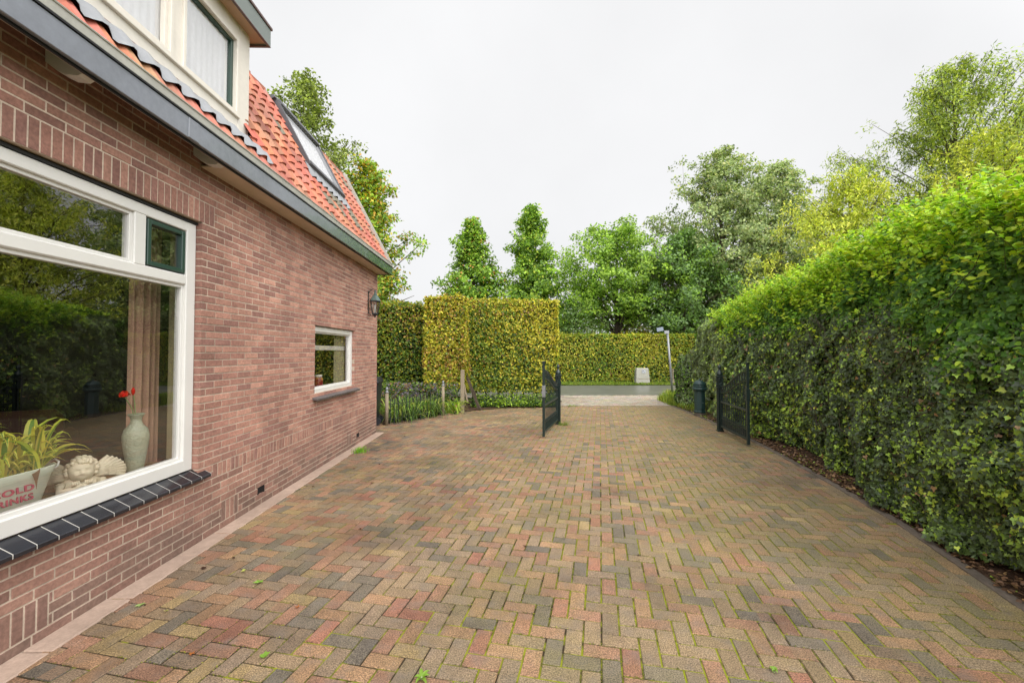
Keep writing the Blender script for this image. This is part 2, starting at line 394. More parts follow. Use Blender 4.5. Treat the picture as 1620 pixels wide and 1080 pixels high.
# ---------------------------------------------------------------- ground, road, paving
def sheet(name, pts, z, mat):
    b = MB(); b.add([(x, y, z) for x, y in pts], [tuple(range(len(pts)))]); return b.build(name, mat, kind='structure')
sheet('ground', [(-400,-300),(400,-300),(400,900),(-400,900)], -.075, M_grassg)
sheet('road', [(-80,16.25),(80,16.25),(80,21.4),(-80,21.4)], -.035, M_asph)
EDGE = [(1.9,-2.3),(3.27,2.7),(3.73,4.06),(4.07,5.5),(4.37,6.96),(4.6,8.3),(4.82,10.2),(4.95,11.6),(5.02,12.95)]
def edge_x(y):
    ys = [p[1] for p in EDGE]; xs = [p[0] for p in EDGE]; return float(np.interp(y, ys, xs))
poly = [(-2.56,-2.3)] + EDGE + [(1.55,12.95),(1.5,12.55),(-.1,12.5),(-1.15,11.8),(-1.75,11.25),(-2.75,9.75),(-3.6,9.75),(-3.6,8.8),(-2.56,8.8)]
sheet('paving_joints', poly, -.0055, M_joint)
def inside(x, y, pg):
    c = False; j = len(pg)-1
    for i in range(len(pg)):
        xi, yi = pg[i]; xj, yj = pg[j]
        if (yi > y) != (yj > y) and x < (xj-xi)*(y-yi)/(yj-yi)+xi: c = not c
        j = i
    return c
PC = [(lin(160,116,100),4.6),(lin(166,128,102),3),(lin(142,122,108),5),(lin(114,108,103),2.4),(lin(168,144,106),1.4),
      (lin(150,127,106),5),(lin(94,92,92),.9),(lin(164,106,94),1.2)]
def paver_col(k=.80):
    c = rnd.choices([p[0] for p in PC], [p[1] for p in PC])[0]; g = k*rnd.uniform(.84,1.14)
    m_ = lin(146,122,105); return tuple((v*.72+q*.28)*g*t for v, q, t in zip(c, m_, (1.0, 1.0, .86)))
JOINTS = []
def herring(name, pg, mat, w, ang, org, colf, z=0, gap=.0075, h=.03):
    b = MB(); M = Matrix.Translation((org[0], org[1], z)) @ Matrix.Rotation(ang, 4, 'Z'); Mi = M.inverted()
    cs = [Mi @ Vector((x, y, 0)) for x, y in pg]
    i0, i1 = int(min(c.x for c in cs)/w)-3, int(max(c.x for c in cs)/w)+3
    j0, j1 = int(min(c.y for c in cs)/w)-3, int(max(c.y for c in cs)/w)+3
    for i in range(i0, i1):
        for j in range(j0, j1):
            k = (i-j) % 4
            if k == 0: a, c = 2, 1
            elif k == 3: a, c = 1, 2
            else: continue
            ctr = M @ Vector(((i+a/2)*w, (j+c/2)*w, 0))
            if not inside(ctr.x, ctr.y, pg): continue
            tilt = Matrix.Translation(((i+a/2)*w, (j+c/2)*w, rnd.uniform(-.0018,.0012))) @ Matrix.Rotation(rnd.gauss(0,.006), 4, 'X') @ Matrix.Rotation(rnd.gauss(0,.006), 4, 'Y') @ Matrix.Rotation(rnd.gauss(0,.007), 4, 'Z')
            hx, hy = a*w/2-gap/2, c*w/2-gap/2; e = .004; col = colf(); T = M @ tilt
            if name == 'driveway' and ctr.y < 6.5: JOINTS.append((T @ Vector((-hx-gap/2,-hy,0)), T @ Vector((-hx-gap/2,hy,0)))); JOINTS.append((T @ Vector((-hx,-hy-gap/2,0)), T @ Vector((hx,-hy-gap/2,0))))
            vs = [(-hx,-hy,-.006),(hx,-hy,-.006),(hx,hy,-.006),(-hx,hy,-.006),(-hx,-hy,-h),(hx,-hy,-h),(hx,hy,-h),(-hx,hy,-h),
                  (-hx+e,-hy+e,0),(hx-e,-hy+e,0),(hx-e,hy-e,0),(-hx+e,hy-e,0)]
            fs = [(8,9,10,11),(0,1,9,8),(1,2,10,9),(2,3,11,10),(3,0,8,11),(4,5,1,0),(5,6,2,1),(6,7,3,2),(7,4,0,3)]
            two = None
            if rnd.random() < .14: two = colf()
            if two:   # a two-tone fired paver: split across the long side
                mid = rnd.uniform(-.3,.3)
                if a > c:
                    x = hx*mid; vs += [(x,-hy+e,0),(x,hy-e,0)]; fs[0] = (8,12,13,11)
                    T_ = len(b.v); b.add(vs, fs, col, 0, T); b.add([(x,-hy+e,0),(hx-e,-hy+e,0),(hx-e,hy-e,0),(x,hy-e,0)], [(0,1,2,3)], tuple((p+q)/2 for p,q in zip(col,two)), 0, T)
                    continue
                y = hy*mid; fs[0] = (8,9,12,13); vs += [(hx-e,y,0),(-hx+e,y,0)]
                b.add(vs, fs, col, 0, T); b.add([(-hx+e,y,0),(hx-e,y,0),(hx-e,hy-e,0),(-hx+e,hy-e,0)], [(0,1,2,3)], tuple((p+q)/2 for p,q in zip(col,two)), 0, T)
                continue
            b.add(vs, fs, col, 0, T)
    return b.build(name, mat, kind='structure')
herring('driveway', poly, M_pave, .103, R(-12.5), (0,0), paver_col)
APRON = [(1.3,12.95),(5.02,12.95),(5.3,14.2),(6.9,16.25),(-2,16.25),(.8,14.0)]
sheet('apron_joints', APRON, -.02, material('grey_joints', lin(130,120,104,.6), .95, .1, noise=(3,.2)))
herring('apron', APRON, M_apron, .11, R(45), (0,0), lambda: tuple(v*rnd.uniform(.62,.78) for v in rnd.choice([lin(184,172,158),lin(192,178,162),lin(176,166,152),lin(182,166,146)])), z=-.009, gap=.008)
JA = np.array([[*a_, *b_] for a_, b_ in JOINTS]); ln2 = np.linalg.norm(JA[:,3:]-JA[:,:3], axis=1)
n = 90000; ix = NP.choice(len(JA), n, p=ln2/ln2.sum()); t_ = NP.random((n,1)); P = JA[ix,:3]*(1-t_)+JA[ix,3:]*t_
mk = (vnoise(P, 1.3, 5)*.6+vnoise(P, 6, 6)*.4) + np.interp(P[:,0], [-2.5,0,3], [-.18,.04,.14]); keep = mk > .48+NP.normal(0,.04,n); P = P[keep]; n = len(P)
P[:,:2] += NP.normal(0,.0016,(n,2)); P[:,2] = NP.uniform(-.004,.0005,n)
leaves('joint_moss', P, np.tile((0,0,1.),(n,1)), NP.uniform(.005,.0115,n), pal(n, [lin(134,142,36,.74),lin(160,164,48,.8),lin(104,112,44,.62),lin(120,110,66,.6)], [1,.6,.8,.6], .15), M_leaf, None, 'diamond', jit=.35, label='yellow-green moss growing in the joints of the brick driveway', cat='moss', kind='stuff')
# threshold row, wall strip, right kerb
tb = MB()
for i in range(18):
    x = 1.32+i*.207; tb.box(x+.004, x+.203, 12.93, 13.02, -.06, .004, tuple(v*rnd.uniform(.55,.75) for v in lin(150,128,116)), bev=.005)
tb.build('threshold_strip', M_pave, kind='structure')
sb = MB()
y = -2.3
while y < 8.75:
    l = rnd.choice([.42,.5,.5,.6]); c = 1
    sb.box(-2.64, -2.47, y+.004, min(y+l, 8.75)-.004, -.06, .006+rnd.uniform(-.002,.002), bev=.008); y += l
sb.build('wall_strip', M_concrete, kind='structure')
kb = MB()
for a, bb in zip(EDGE[:-1], EDGE[1:]):
    d = Vector((bb[0]-a[0], bb[1]-a[1], 0)); n = max(1, round(d.length/.9)); an = math.atan2(d.y, d.x)
    for i in range(n):
        p = Vector((a[0], a[1], 0)) + d*(i/n); l = d.length/n
        M = Matrix.Translation(p) @ Matrix.Rotation(an, 4, 'Z')
        kb.box(.004, l-.003, -.075, .005, -.06, .012, M=M, bev=.008)
        m_ = int(l/.104)
        for q in range(int(l/.207)):
            kb.box(q*.207+.003, q*.207+.204, .012, .11, -.06, .005+rnd.uniform(-.002,.002), M=M, bev=.005, col=paver_col(.72), mi=1)
kb.build('kerb', [M_kerb, M_pave], kind='structure')
# soil bed under the right hedge
bb_ = MB(); pts = [(edge_x(y)+.07, y) for y in np.linspace(-2.3, 12.9, 40)]; vs = []; fs = []
for i, (x, y) in enumerate(pts):
    for k, dx in enumerate((0,.12,.35,.7,1.6)):
        vs.append((x+dx, y, -.01+(.0,.018,.03,.05,.06)[k]+rnd.uniform(-.006,.012)))
for i in range(len(pts)-1):
    for k in range(4): fs.append((i*5+k, i*5+k+1, i*5+k+6, i*5+k+5))
bb_.add(vs, fs); bb_.build('hedge_soil', M_soil, kind='structure', smooth=True)
sheet('far_verge', [(-80,21.4),(80,21.4),(80,24.8),(-80,24.8)], -.02, M_grassg)
sheet('planting_soil', [(-1.75,11.27),(-1.15,11.82),(-.1,12.52),(1.5,12.57),(1.9,14.4),(-9,14.4),(-9,9.0),(-3.61,9.0),(-3.61,9.77),(-2.77,9.77)], .004, M_soil)

# ---------------------------------------------------------------- the house
XW = -2.63; YE = 8.75
house = empty('brick_house', (XW, YE, 0), label='brick house with orange pantiled mansard roof, dormer and dark gutter board along the driveway', cat='house')
def hb(b, name, mats, parent=house, **k):       # builder that keeps world coordinates under the house empty
    o = b.build(name, mats, parent, **k)
    o.matrix_parent_inverse = Matrix.Translation((-XW, -YE, 0)) if parent is house else Matrix.Identity(4)
    return o
OPEN = [(.55, 3.71, .60, 2.75), (5.92, 7.46, 1.0625, 2.0), (4.60,4.72,.125,.1875), (7.60,7.72,.125,.1875)]   # y0,y1,z0,z1
BC = [lin(158,116,102), lin(163,121,106), lin(153,112,99), lin(146,108,96), lin(170,128,112), lin(141,104,94)]
def bcol(y, z):
    c = rnd.choice(BC); k = rnd.uniform(.9,1.09)*1.03
    k *= .9 if y < 4.0 else 1.06  # light falloff along the wall painted in: near bricks dimmed, far ones lifted
    dirt = max(0, .8-z)/.8*.55 + (.3 if (z < .2 and rnd.random() < .5) else 0)      # rain-splashed, greyed lower courses
    gcol = lin(118,98,88)
    return tuple(v*k*(1-dirt)+g_*dirt*.95 for v, g_ in zip(c, gcol))
wb = MB(); ch = .0625; dep = .05; pr = .0035
def brick(y0, y1, z0, z1):
    if y1-y0 < .006: return
    e = .0016; j = rnd.uniform(-.0012,.0012); x1 = XW+pr+j; x0 = XW-dep
    vs = [(x0,y0,z0),(x0,y1,z0),(x0,y1,z1),(x0,y0,z1),(x1-e,y0,z0),(x1-e,y1,z0),(x1-e,y1,z1),(x1-e,y0,z1),
          (x1,y0+e,z0+e),(x1,y1-e,z0+e),(x1,y1-e,z1-e),(x1,y0+e,z1-e)]
    fs = [(8,9,10,11),(4,5,9,8),(5,6,10,9),(6,7,11,10),(7,4,8,11),(0,1,5,4),(1,2,6,5),(2,3,7,6),(3,0,4,7)]
    wb.add(vs, fs, bcol((y0+y1)/2, z0), 1)
def blocked(r):      # y intervals not available in row r
    z0, z1 = r*ch, (r+1)*ch; out = []
    for a, b, c, d in OPEN:
        if z1 > c+.01 and z0 < d-.01: out.append((a, b))
    if 44 <= r <= 46: out.append((.35, 3.86))          # soldiers over the big window
    if r in (8, 9): out.append((3.90, YE))
    if r in (1, 2, 3):
        for yy in (2.28, 4.02, 7.15): out.append((yy, yy+.25))
    return sorted(out)
g = .0112
for r in range(0, 54):
    z0, z1 = r*ch+g/2, (r+1)*ch-g/2
    iv = []; cur = -2.0
    for a, b in blocked(r):
        if a > cur: iv.append((cur, a))
        cur = max(cur, b)
    if cur < YE: iv.append((cur, YE))
    for a, b in iv:
        L_ = .2225; off = (r % 2)*L_/2 + (rnd.uniform(-.006,.006))
        k = math.floor((a-off)/L_); y = off+k*L_
        while y < b:
            y0, y1 = max(y+g/2, a + (g/2 if a > -2 and a not in (.55,3.71,5.92,7.46) else 0)), min(y+L_-g/2, b)
            if y1-y0 > .006: brick(y0, y1, z0, z1)
            y += L_
def uprights(y0, y1, z0, z1, n):
    p = (y1-y0)/n
    for i in range(n): brick(y0+i*p+g/2, y0+(i+1)*p-g/2, z0+g/2, z1-g/2)
uprights(.35, 3.86, 44*ch, 47*ch, 56); uprights(3.90, YE, 8*ch, 10*ch, 78)
for yy in (2.28, 4.02, 7.15): uprights(yy, yy+.25, ch, 4*ch, 4)
# mortar backing with the openings cut out
ys = sorted({-2.0, YE, *[o[0]-.004 for o in OPEN], *[o[1]+.004 for o in OPEN]}); zs = sorted({-.1, 3.375, *[o[2]-.004 for o in OPEN], *[o[3]+.004 for o in OPEN]})
for i in range(len(ys)-1):
    for k in range(len(zs)-1):
        cy, cz = (ys[i]+ys[i+1])/2, (zs[k]+zs[k+1])/2
        if any(a < cy < b and c < cz < d for a, b, c, d in OPEN): continue
        wb.add([(XW,ys[i],zs[k]),(XW,ys[i+1],zs[k]),(XW,ys[i+1],zs[k+1]),(XW,ys[i],zs[k+1])], [(0,1,2,3)])
for a, b, c, d in OPEN[:2]:
    wb.add([(XW,a-.004,c),(XW-.12,a-.004,c),(XW-.12,a-.004,d),(XW,a-.004,d)], [(0,1,2,3)])
    wb.add([(XW,b+.004,c),(XW-.12,b+.004,c),(XW-.12,b+.004,d),(XW,b+.004,d)], [(0,1,2,3)])
    wb.add([(XW,a,d+.004),(XW-.12,a,d+.004),(XW-.12,b,d+.004),(XW,b,d+.004)], [(0,1,2,3)])
    wb.add([(XW,a,c-.004),(XW-.12,a,c-.004),(XW-.12,b,c-.004),(XW,b,c-.004)], [(0,1,2,3)])
# far gable and back
wb.box(-8.9, XW-.051, YE-.1, YE, -.1, 3.25, lin(150,112,100,.8), 1)
wb.box(-8.9, -8.8, -2, YE-.1, -.1, 3.25, lin(150,112,100,.8), 1)
wb.box(-8.8, XW-.051, -2, -1.9, -.1, 3.25, lin(150,112,100,.8), 1)
hb(wb, 'wall', [M_mortar, M_brick])
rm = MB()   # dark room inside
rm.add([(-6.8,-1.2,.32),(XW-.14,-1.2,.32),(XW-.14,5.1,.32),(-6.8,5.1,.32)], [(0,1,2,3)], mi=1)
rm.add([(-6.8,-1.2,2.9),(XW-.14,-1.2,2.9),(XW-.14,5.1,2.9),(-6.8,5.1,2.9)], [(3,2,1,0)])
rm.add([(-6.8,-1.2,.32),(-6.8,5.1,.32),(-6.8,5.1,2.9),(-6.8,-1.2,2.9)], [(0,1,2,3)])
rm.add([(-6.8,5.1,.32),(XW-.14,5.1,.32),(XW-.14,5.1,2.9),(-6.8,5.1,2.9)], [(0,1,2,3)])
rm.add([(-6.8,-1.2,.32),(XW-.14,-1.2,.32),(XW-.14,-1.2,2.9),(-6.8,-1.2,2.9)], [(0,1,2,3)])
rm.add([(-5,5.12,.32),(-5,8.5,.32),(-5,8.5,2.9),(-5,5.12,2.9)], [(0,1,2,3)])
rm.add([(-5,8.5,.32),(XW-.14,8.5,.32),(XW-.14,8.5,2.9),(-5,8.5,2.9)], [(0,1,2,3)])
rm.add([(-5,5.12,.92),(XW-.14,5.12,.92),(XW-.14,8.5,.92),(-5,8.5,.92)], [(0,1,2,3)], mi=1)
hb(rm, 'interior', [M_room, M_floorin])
for yv in (4.60, 7.60):
    v = MB(); v.box(XW-.05, XW-.006, yv, yv+.12, .125, .1875)
    for q in range(3): v.box(XW-.006, XW+.004, yv+.008, yv+.112, .131+q*.018, .141+q*.018)
    v.box(XW-.01, XW+.006, yv-.004, yv+.012, .121, .190); v.box(XW-.01, XW+.0058, yv+.108, yv+.124, .121, .190)
    hb(v, 'air_vent', M_black)

# --- windows
def frame_rect(b, x0, x1, ya, yb, za, zb, t, tb=None, tt=None, bev=.006):
    tb = tb or t; tt = tt or t
    b.box(x0, x1, ya, ya+t, za, zb, bev=bev); b.box(x0, x1, yb-t, yb, za, zb, bev=bev)
    b.box(x0+.001, x1-.001, ya+t-.004, yb-t+.004, za, za+tb, bev=bev); b.box(x0+.001, x1-.001, ya+t-.004, yb-t+.004, zb-tt, zb, bev=bev)
XF = -2.675
f = MB()
Y0, Y1 = .60, 3.705
f.box(-2.76, XF, Y0, Y0+.10, .634, 2.725, bev=.006); f.box(-2.76, XF, 3.60, Y1, .634, 2.725, bev=.006)
f.box(-2.759, XF-.001, Y0+.09, 3.61, .634, .735, bev=.006); f.box(-2.759, XF-.001, Y0+.09, 3.61, 2.645, 2.7249, bev=.006)
f.box(-2.758, XF-.002, Y0+.09, 3.61, 2.19, 2.275, bev=.01)                # transom
f.box(-2.757, XF-.003, 3.10, 3.20, 2.27, 2.65, bev=.006)                    # mullion
for a, b_, c, d in ((Y0+.10,3.60,.735,2.19),(Y0+.10,3.10,2.275,2.645)):     # stepped inner beads
    frame_rect(f, -2.75, XF-.022, a-.002, b_+.002, c-.002, d+.002, .026, bev=.003)
bg_ = MB(); bg_.box(-2.74, -2.664, Y0, 3.708, 2.7265, 2.744); win = hb(f, 'window', M_white); bg_.build('head_joint', M_black, win); win['label'] = 'large white picture window with transom and small green top light'
g1 = MB(); g1.add([(-2.715,Y0+.11,.74),(-2.715,3.59,.74),(-2.715,3.59,2.185),(-2.715,Y0+.11,2.185)], [(0,1,2,3)]); g1.build('pane', M_glass, win)
g1 = MB(); g1.add([(-2.715,Y0+.11,2.28),(-2.715,3.09,2.28),(-2.715,3.09,2.64),(-2.715,Y0+.11,2.64)], [(0,1,2,3)]); g1.build('pane', M_glass, win)
gs = MB(); frame_rect(gs, -2.73, XF-.004, 3.215, 3.59, 2.285, 2.635, .036, bev=.004); gs.build('sash', M_green, win)['label'] = 'small green top-hung sash'
g1 = MB(); g1.add([(-2.71,3.25,2.32),(-2.71,3.56,2.32),(-2.71,3.56,2.6),(-2.71,3.25,2.6)], [(0,1,2,3)]); g1.build('pane', M_glass, win)
s = MB(); n = 30; p = .1155
for i in range(n):
    a = 3.80-(i+1)*p; b_ = a+p-.007
    s.add([(-2.68,a,.628),(-2.68,b_,.628),(-2.575,b_,.575),(-2.575,a,.575),(-2.68,a,.61),(-2.68,b_,.61),(-2.575,b_,.548),(-2.575,a,.548),
           (-2.571,a+.002,.570),(-2.571,b_-.002,.570),(-2.571,b_-.002,.55),(-2.571,a+.002,.55)],
          [(3,2,1,0),(3,8,9,2),(8,11,10,9),(4,5,6,7),(0,4,7,3),(2,6,5,1),(7,6,10,11),(3,7,11,8),(2,9,10,6)])
    s.add([(-2.68,b_,.6265),(-2.68,b_+.007,.6265),(-2.5745,b_+.007,.573),(-2.5745,b_,.573),(-2.574,b_,.55),(-2.574,b_+.007,.55)], [(3,2,1,0),(3,4,5,2)], mi=1)
s.build('sill', [M_sillt, M_sillj], win)
s = MB(); s.box(-3.0, -2.765, Y0-.02, 3.72, .66, .70, bev=.006); s.build('inner_sill', M_wood, win)
# small window
f = MB(); frame_rect(f, -2.74, -2.668, 5.925, 7.455, 1.0, 1.995, .085, .12, .075)
frame_rect(f, -2.73, -2.69, 6.0, 7.38, 1.11, 1.93, .03, bev=.003)
w2 = hb(f, 'window', M_white); w2['label'] = 'small white framed kitchen window near the corner'
g1 = MB(); g1.add([(-2.71,6.01,1.12),(-2.71,7.37,1.12),(-2.71,7.37,1.92),(-2.71,6.01,1.92)], [(0,1,2,3)]); g1.build('pane', M_glass, w2)
s = MB()
for i in range(17):
    a = 5.86+i*.1; s.box(-2.74, -2.545, a, a+.094, 1.0, 1.032, bev=.004, M=Matrix.Translation((-2.7,0,1.03)) @ Matrix.Rotation(R(14),4,'Y') @ Matrix.Translation((2.7,0,-1.03)))
s.build('sill', M_smallsill, w2)
s = MB(); s.box(-3.0, -2.745, 5.92, 7.46, 1.05, 1.09, bev=.005); s.build('inner_sill', M_white, w2)
s = MB(); s.box(-2.80,-2.775,6.0,7.4,1.66,1.73, bev=.004); s.build('blind_rail', M_cream, w2)
s = MB()
for i in range(30): s.tube([(-2.8-.012*math.sin(i*2.1),7.02+i*.013,1.1),(-2.8-.012*math.sin(i*2.1),7.02+i*.013,1.94)], .009, 5)
s.build('curtain', M_curt2, w2)

# --- eaves
XE = -2.34; ZB = 3.212
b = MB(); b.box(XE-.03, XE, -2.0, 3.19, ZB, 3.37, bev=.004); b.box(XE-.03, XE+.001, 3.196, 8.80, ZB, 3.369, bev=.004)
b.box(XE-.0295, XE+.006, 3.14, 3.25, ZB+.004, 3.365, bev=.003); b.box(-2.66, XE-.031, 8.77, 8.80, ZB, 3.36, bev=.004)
hb(b, 'gutter_board', M_fascia, label='dark green gloss gutter board, pale grey sky reflection painted in towards the camera')
b = MB(); b.box(XE-.032, XE+.010, -2.0, 8.81, 3.37, 3.381); b.box(XE-.045, XE-.031, -2, 8.79, ZB-.012, ZB+.01)
hb(b, 'edge_strip', M_black)
b = MB(); b.box(XE-.022, XE+.004, -2.0, 8.815, 3.382, 3.452, bev=.006); b.tube([(XE+.004,-2,3.448),(XE+.004,8.815,3.448)], .008, 6)
hb(b, 'gutter', M_zinc)
b = MB(); b.box(XW+.002, XE-.032, 3.68, 8.77, ZB+.012, ZB+.026, bev=.002)
hb(b, 'soffit', M_soffit)
b = MB(); b.box(XW+.002, XE-.032, -2.0, 3.679, 3.365, 3.38); hb(b, 'eave_lining', material('dark_wood', lin(70,52,42,.6), .9, .1, noise=(6,.2)))
b = MB(); b.box(XE-.06, XE-.032, -2.0, 3.67, ZB-.004, ZB+.02); hb(b, 'eave_batten', M_soffit)
for yv in (2.43, 3.585):
    b = MB(); prof = [(XW+.0045,3.36),(XW+.0045,3.285),(XW+.07,3.235),(XE-.17,3.212),(XE-.10,3.205),(XE-.07,3.222),(XE-.064,3.25),(XE-.064,3.36)]
    vs = [(x,yv,z) for x,z in prof] + [(x,yv+.075,z) for x,z in prof]; k = len(prof)
    b.add(vs, [tuple(range(k)), tuple(range(2*k-1,k-1,-1))] + [(i,(i+1)%k+0,(i+1)%k+k,i+k) for i in range(k)])
    hb(b, 'rafter_foot', M_white)
# --- roof: steep tiled face with a pantile relief, shallow top, gables
RX0, RZ0, RX1, RZ1 = -2.408, 3.425, -3.36, 5.235
sl_ = Vector((RX1-RX0, 0, RZ1-RZ0)); SLEN = sl_.length; su = sl_.normalized(); nn = Vector((su.z, 0, -su.x))   # outward normal
def roof_pt(y, s_, o=0): v = Vector((RX0, y, RZ0)) + su*s_ + nn*o; return (v.x, v.y, v.z)
TW, TH = .193, SLEN/10
TCOL = [lin(196,114,88), lin(202,126,98), lin(180,106,84), lin(204,136,110), lin(188,120,96)]
DORM = (.40, 4.36)
def tile_field(y0, y1, rows, skip=None):
    b = MB(); nx = 8; k = 0; y = y1
    cols_n = int(round((y1-y0)/TW))
    for c in range(cols_n):
        ya = y1-(c+1)*TW
        for r_ in rows:
            sa = r_*TH; sb_ = sa+TH*1.06
            if skip and skip(ya+TW/2, sa+TH/2): continue
            col = tuple(v*rnd.uniform(.82,1.1)*.80 for v in rnd.choice(TCOL))
            if rnd.random() < .1: col = tuple(v*.7 for v in col)
            if rnd.random() < .025 or (5.9 < ya < 7.5 and r_ in (2,3) and rnd.random() < .4): col = lin(140,132,112,.6)
            prof = []
            for i in range(nx+1):
                u = i/nx; hgt = .026*math.sin(2*math.pi*(u+.05)) - .012*math.sin(4*math.pi*u)*.5
                if u > .88: hgt += .012
                prof.append((ya+u*(TW+.012), hgt))
            jt = rnd.uniform(-.003,.003); vs = []
            for (yy, hg) in prof: vs.append(roof_pt(yy, sa+(-.012 if r_ else .01)+jt, hg+.040)); 
            for (yy, hg) in prof: vs.append(roof_pt(yy, sb_, hg+.014))
            for (yy, hg) in prof: vs.append(roof_pt(yy, sa-.012+jt, hg+.014))
            fs = []; m_ = nx+1
            for i in range(nx): fs += [(i,i+1,m_+i+1,m_+i), (2*m_+i,2*m_+i+1,i+1,i)]
            b.add(vs, fs, col)
    return b
def skip(y, s_):
    z = RZ0+su.z*s_
    if DORM[0] < y < DORM[1]-.08 and z > 3.64: return True
    if 5.98 < y < 7.42 and z > 4.2: return True
    return False
rb = tile_field(-2.0, 8.72, range(10), skip)
o = hb(rb, 'roof', M_tile, smooth=False)
b = MB(); b.add([roof_pt(-2,0,-.02), roof_pt(8.72,0,-.02), roof_pt(8.72,SLEN,-.02), roof_pt(-2,SLEN,-.02)], [(0,1,2,3)])
b.add([(RX1,-2,RZ1-.01),(RX1,8.72,RZ1-.01),(-5.8,8.72,6.15),(-5.8,-2,6.15)], [(0,1,2,3)])
b.add([(-5.8,-2,6.15),(-5.8,8.72,6.15),(-8.2,8.72,5.2),(-8.2,-2,5.2)], [(0,1,2,3)]); b.add([(-8.2,-2,5.2),(-8.2,8.72,5.2),(-9.1,8.72,3.3),(-9.1,-2,3.3)], [(0,1,2,3)])
for yy in (8.70, -1.98): b.add([(XW,yy,3.25),(-8.9,yy,3.25),(-8.2,yy,5.18),(-5.8,yy,6.12),(RX1,yy,RZ1-.03),(RX0-.1,yy,RZ0)], [(0,1,2,3,4,5)])
hb(b, 'roof_deck', material('dull_clay', lin(150,88,66,.6), .9, .1))
for i in range(30):     # cap row along the break of the slope
    y = 8.66-(i+1)*.35
    if y < 4.4: break
    if y+.3 > 6.0 and y < 7.4: continue
    b = MB(); b.tube([(RX1-.02,y,RZ1+.01),(RX1-.02,y+.36,RZ1+.025)], [.052,.06], 8, tuple(v*.62 for v in rnd.choice(TCOL)))
    hb(b, 'ridge_cap', M_tile)
b = MB()
e = [roof_pt(8.69,-.03,-.03), roof_pt(8.755,-.03,-.03), roof_pt(8.755,SLEN+.03,-.03), roof_pt(8.69,SLEN+.03,-.03),
     roof_pt(8.69,-.03,.085), roof_pt(8.755,-.03,.085), roof_pt(8.755,SLEN+.03,.085), roof_pt(8.69,SLEN+.03,.085)]
b.add(e, [(0,3,2,1),(4,5,6,7),(0,1,5,4),(1,2,6,5),(2,3,7,6),(3,0,4,7)]); hb(b, 'verge_trim', M_zinc)
# lead apron under the dormer
b = MB(); vs = []; fs = []; n = 120
for i in range(n+1):
    y = .3+i*(4.47-.3)/n; wv = .026*math.sin(2*math.pi*((y-8.72)/TW+.05))
    vs += [roof_pt(y, .178+.006*math.sin(i*.61), wv+.052), roof_pt(y, .31, wv*.3+.05), (-2.652, y, 3.812)]
for i in range(n): fs += [(3*i,3*i+3,3*i+4,3*i+1),(3*i+1,3*i+4,3*i+5,3*i+2)]
b.add(vs, fs); hb(b, 'lead_flashing', M_lead, smooth=True)
# --- dormer
XD = -2.64
b = MB()
b.box(-4.6, XD-.08, DORM[0], DORM[1], 3.83, 4.877)                                # body
b.box(XD-.061, XD, 4.191, DORM[1]+.003, 3.807, 4.878, bev=.004)                   # right post
b.box(XD-.061, XD-.004, DORM[0], 4.191, 3.811, 3.935, bev=.003)                     # lower board
b.box(XD-.061, XD-.003, DORM[0], 4.191, 4.711, 4.877, bev=.003)
b.box(XD-.061, XD-.003, 3.345, 3.472, 3.935, 4.72, bev=.003)                          # mullion
b.box(XD-.061, XD+.022, DORM[0], 4.196, 3.927, 3.95, bev=.004)                    # sill moulding
frame_rect(b, XD-.06, XD+.014, 3.457, 4.181, 3.95, 4.716, .035, bev=.004)
frame_rect(b, XD-.06, XD+.014, 1.2, 3.359, 3.95, 4.716, .035, bev=.004)
dm = hb(b, 'dormer', M_cream); dm['label'] = 'cream painted box dormer with two windows'
b = MB(); frame_rect(b, XD-.075, XD-.028, 3.486, 4.150, 3.98, 4.69, .034, bev=.003); b.build('sash', M_green, dm)
b = MB(); b.add([(XD-.05,3.501,4.0),(XD-.05,4.127,4.0),(XD-.05,4.127,4.652),(XD-.05,3.501,4.652)], [(0,1,2,3)]); b.build('pane', M_dglass, dm)
b = MB(); frame_rect(b, XD-.05, XD-.012, 1.235, 3.325, 3.985, 4.681, .03, bev=.003); b.build('sash', M_cream, dm)
b = MB(); b.add([(XD-.05,1.25,3.99),(XD-.05,3.315,3.99),(XD-.05,3.315,4.672),(XD-.05,1.25,4.672)], [(0,1,2,3)]); b.build('pane', M_dglass, dm)
b = MB(); vs = []; fs = []
for i in range(241):
    y = 1.2+i*(4.157-1.2)/240; x = XD-.066+.0022*math.sin(i*1.1)+.001*math.sin(i*2.7)
    vs += [(x,y,4.016),(x,y,4.691)]
for i in range(240): fs.append((2*i,2*i+2,2*i+3,2*i+1))
b.add(vs, fs); b.build('net_curtain', M_lace, dm, smooth=True)
b = MB(); b.box(-4.828, -2.515, DORM[0]-.15, 4.46, 4.872, 4.892); b.build('dormer_soffit', material('tan_soffit', lin(196,166,136,.8), .6, .3, noise=(5,.1)), dm)
b = MB(); b.box(-2.515, -2.493, DORM[0]-.15, 4.484, 4.857, 5.038, bev=.003); b.box(-4.828, -2.516, 4.462, 4.484, 4.857, 5.038, bev=.003); b.build('dormer_fascia', M_dfascia, dm)
b = MB(); b.box(-4.877, -2.48, DORM[0]-.16, 4.499, 5.039, 5.068, bev=.004); b.box(-4.828, -2.518, 4.455, 4.482, 4.85, 4.857); b.box(-2.517,-2.491,DORM[0]-.1,4.483,4.85,4.857)
b.build('dormer_trim', material('brown_trim', lin(120,100,98,.7), .5, .4), dm)
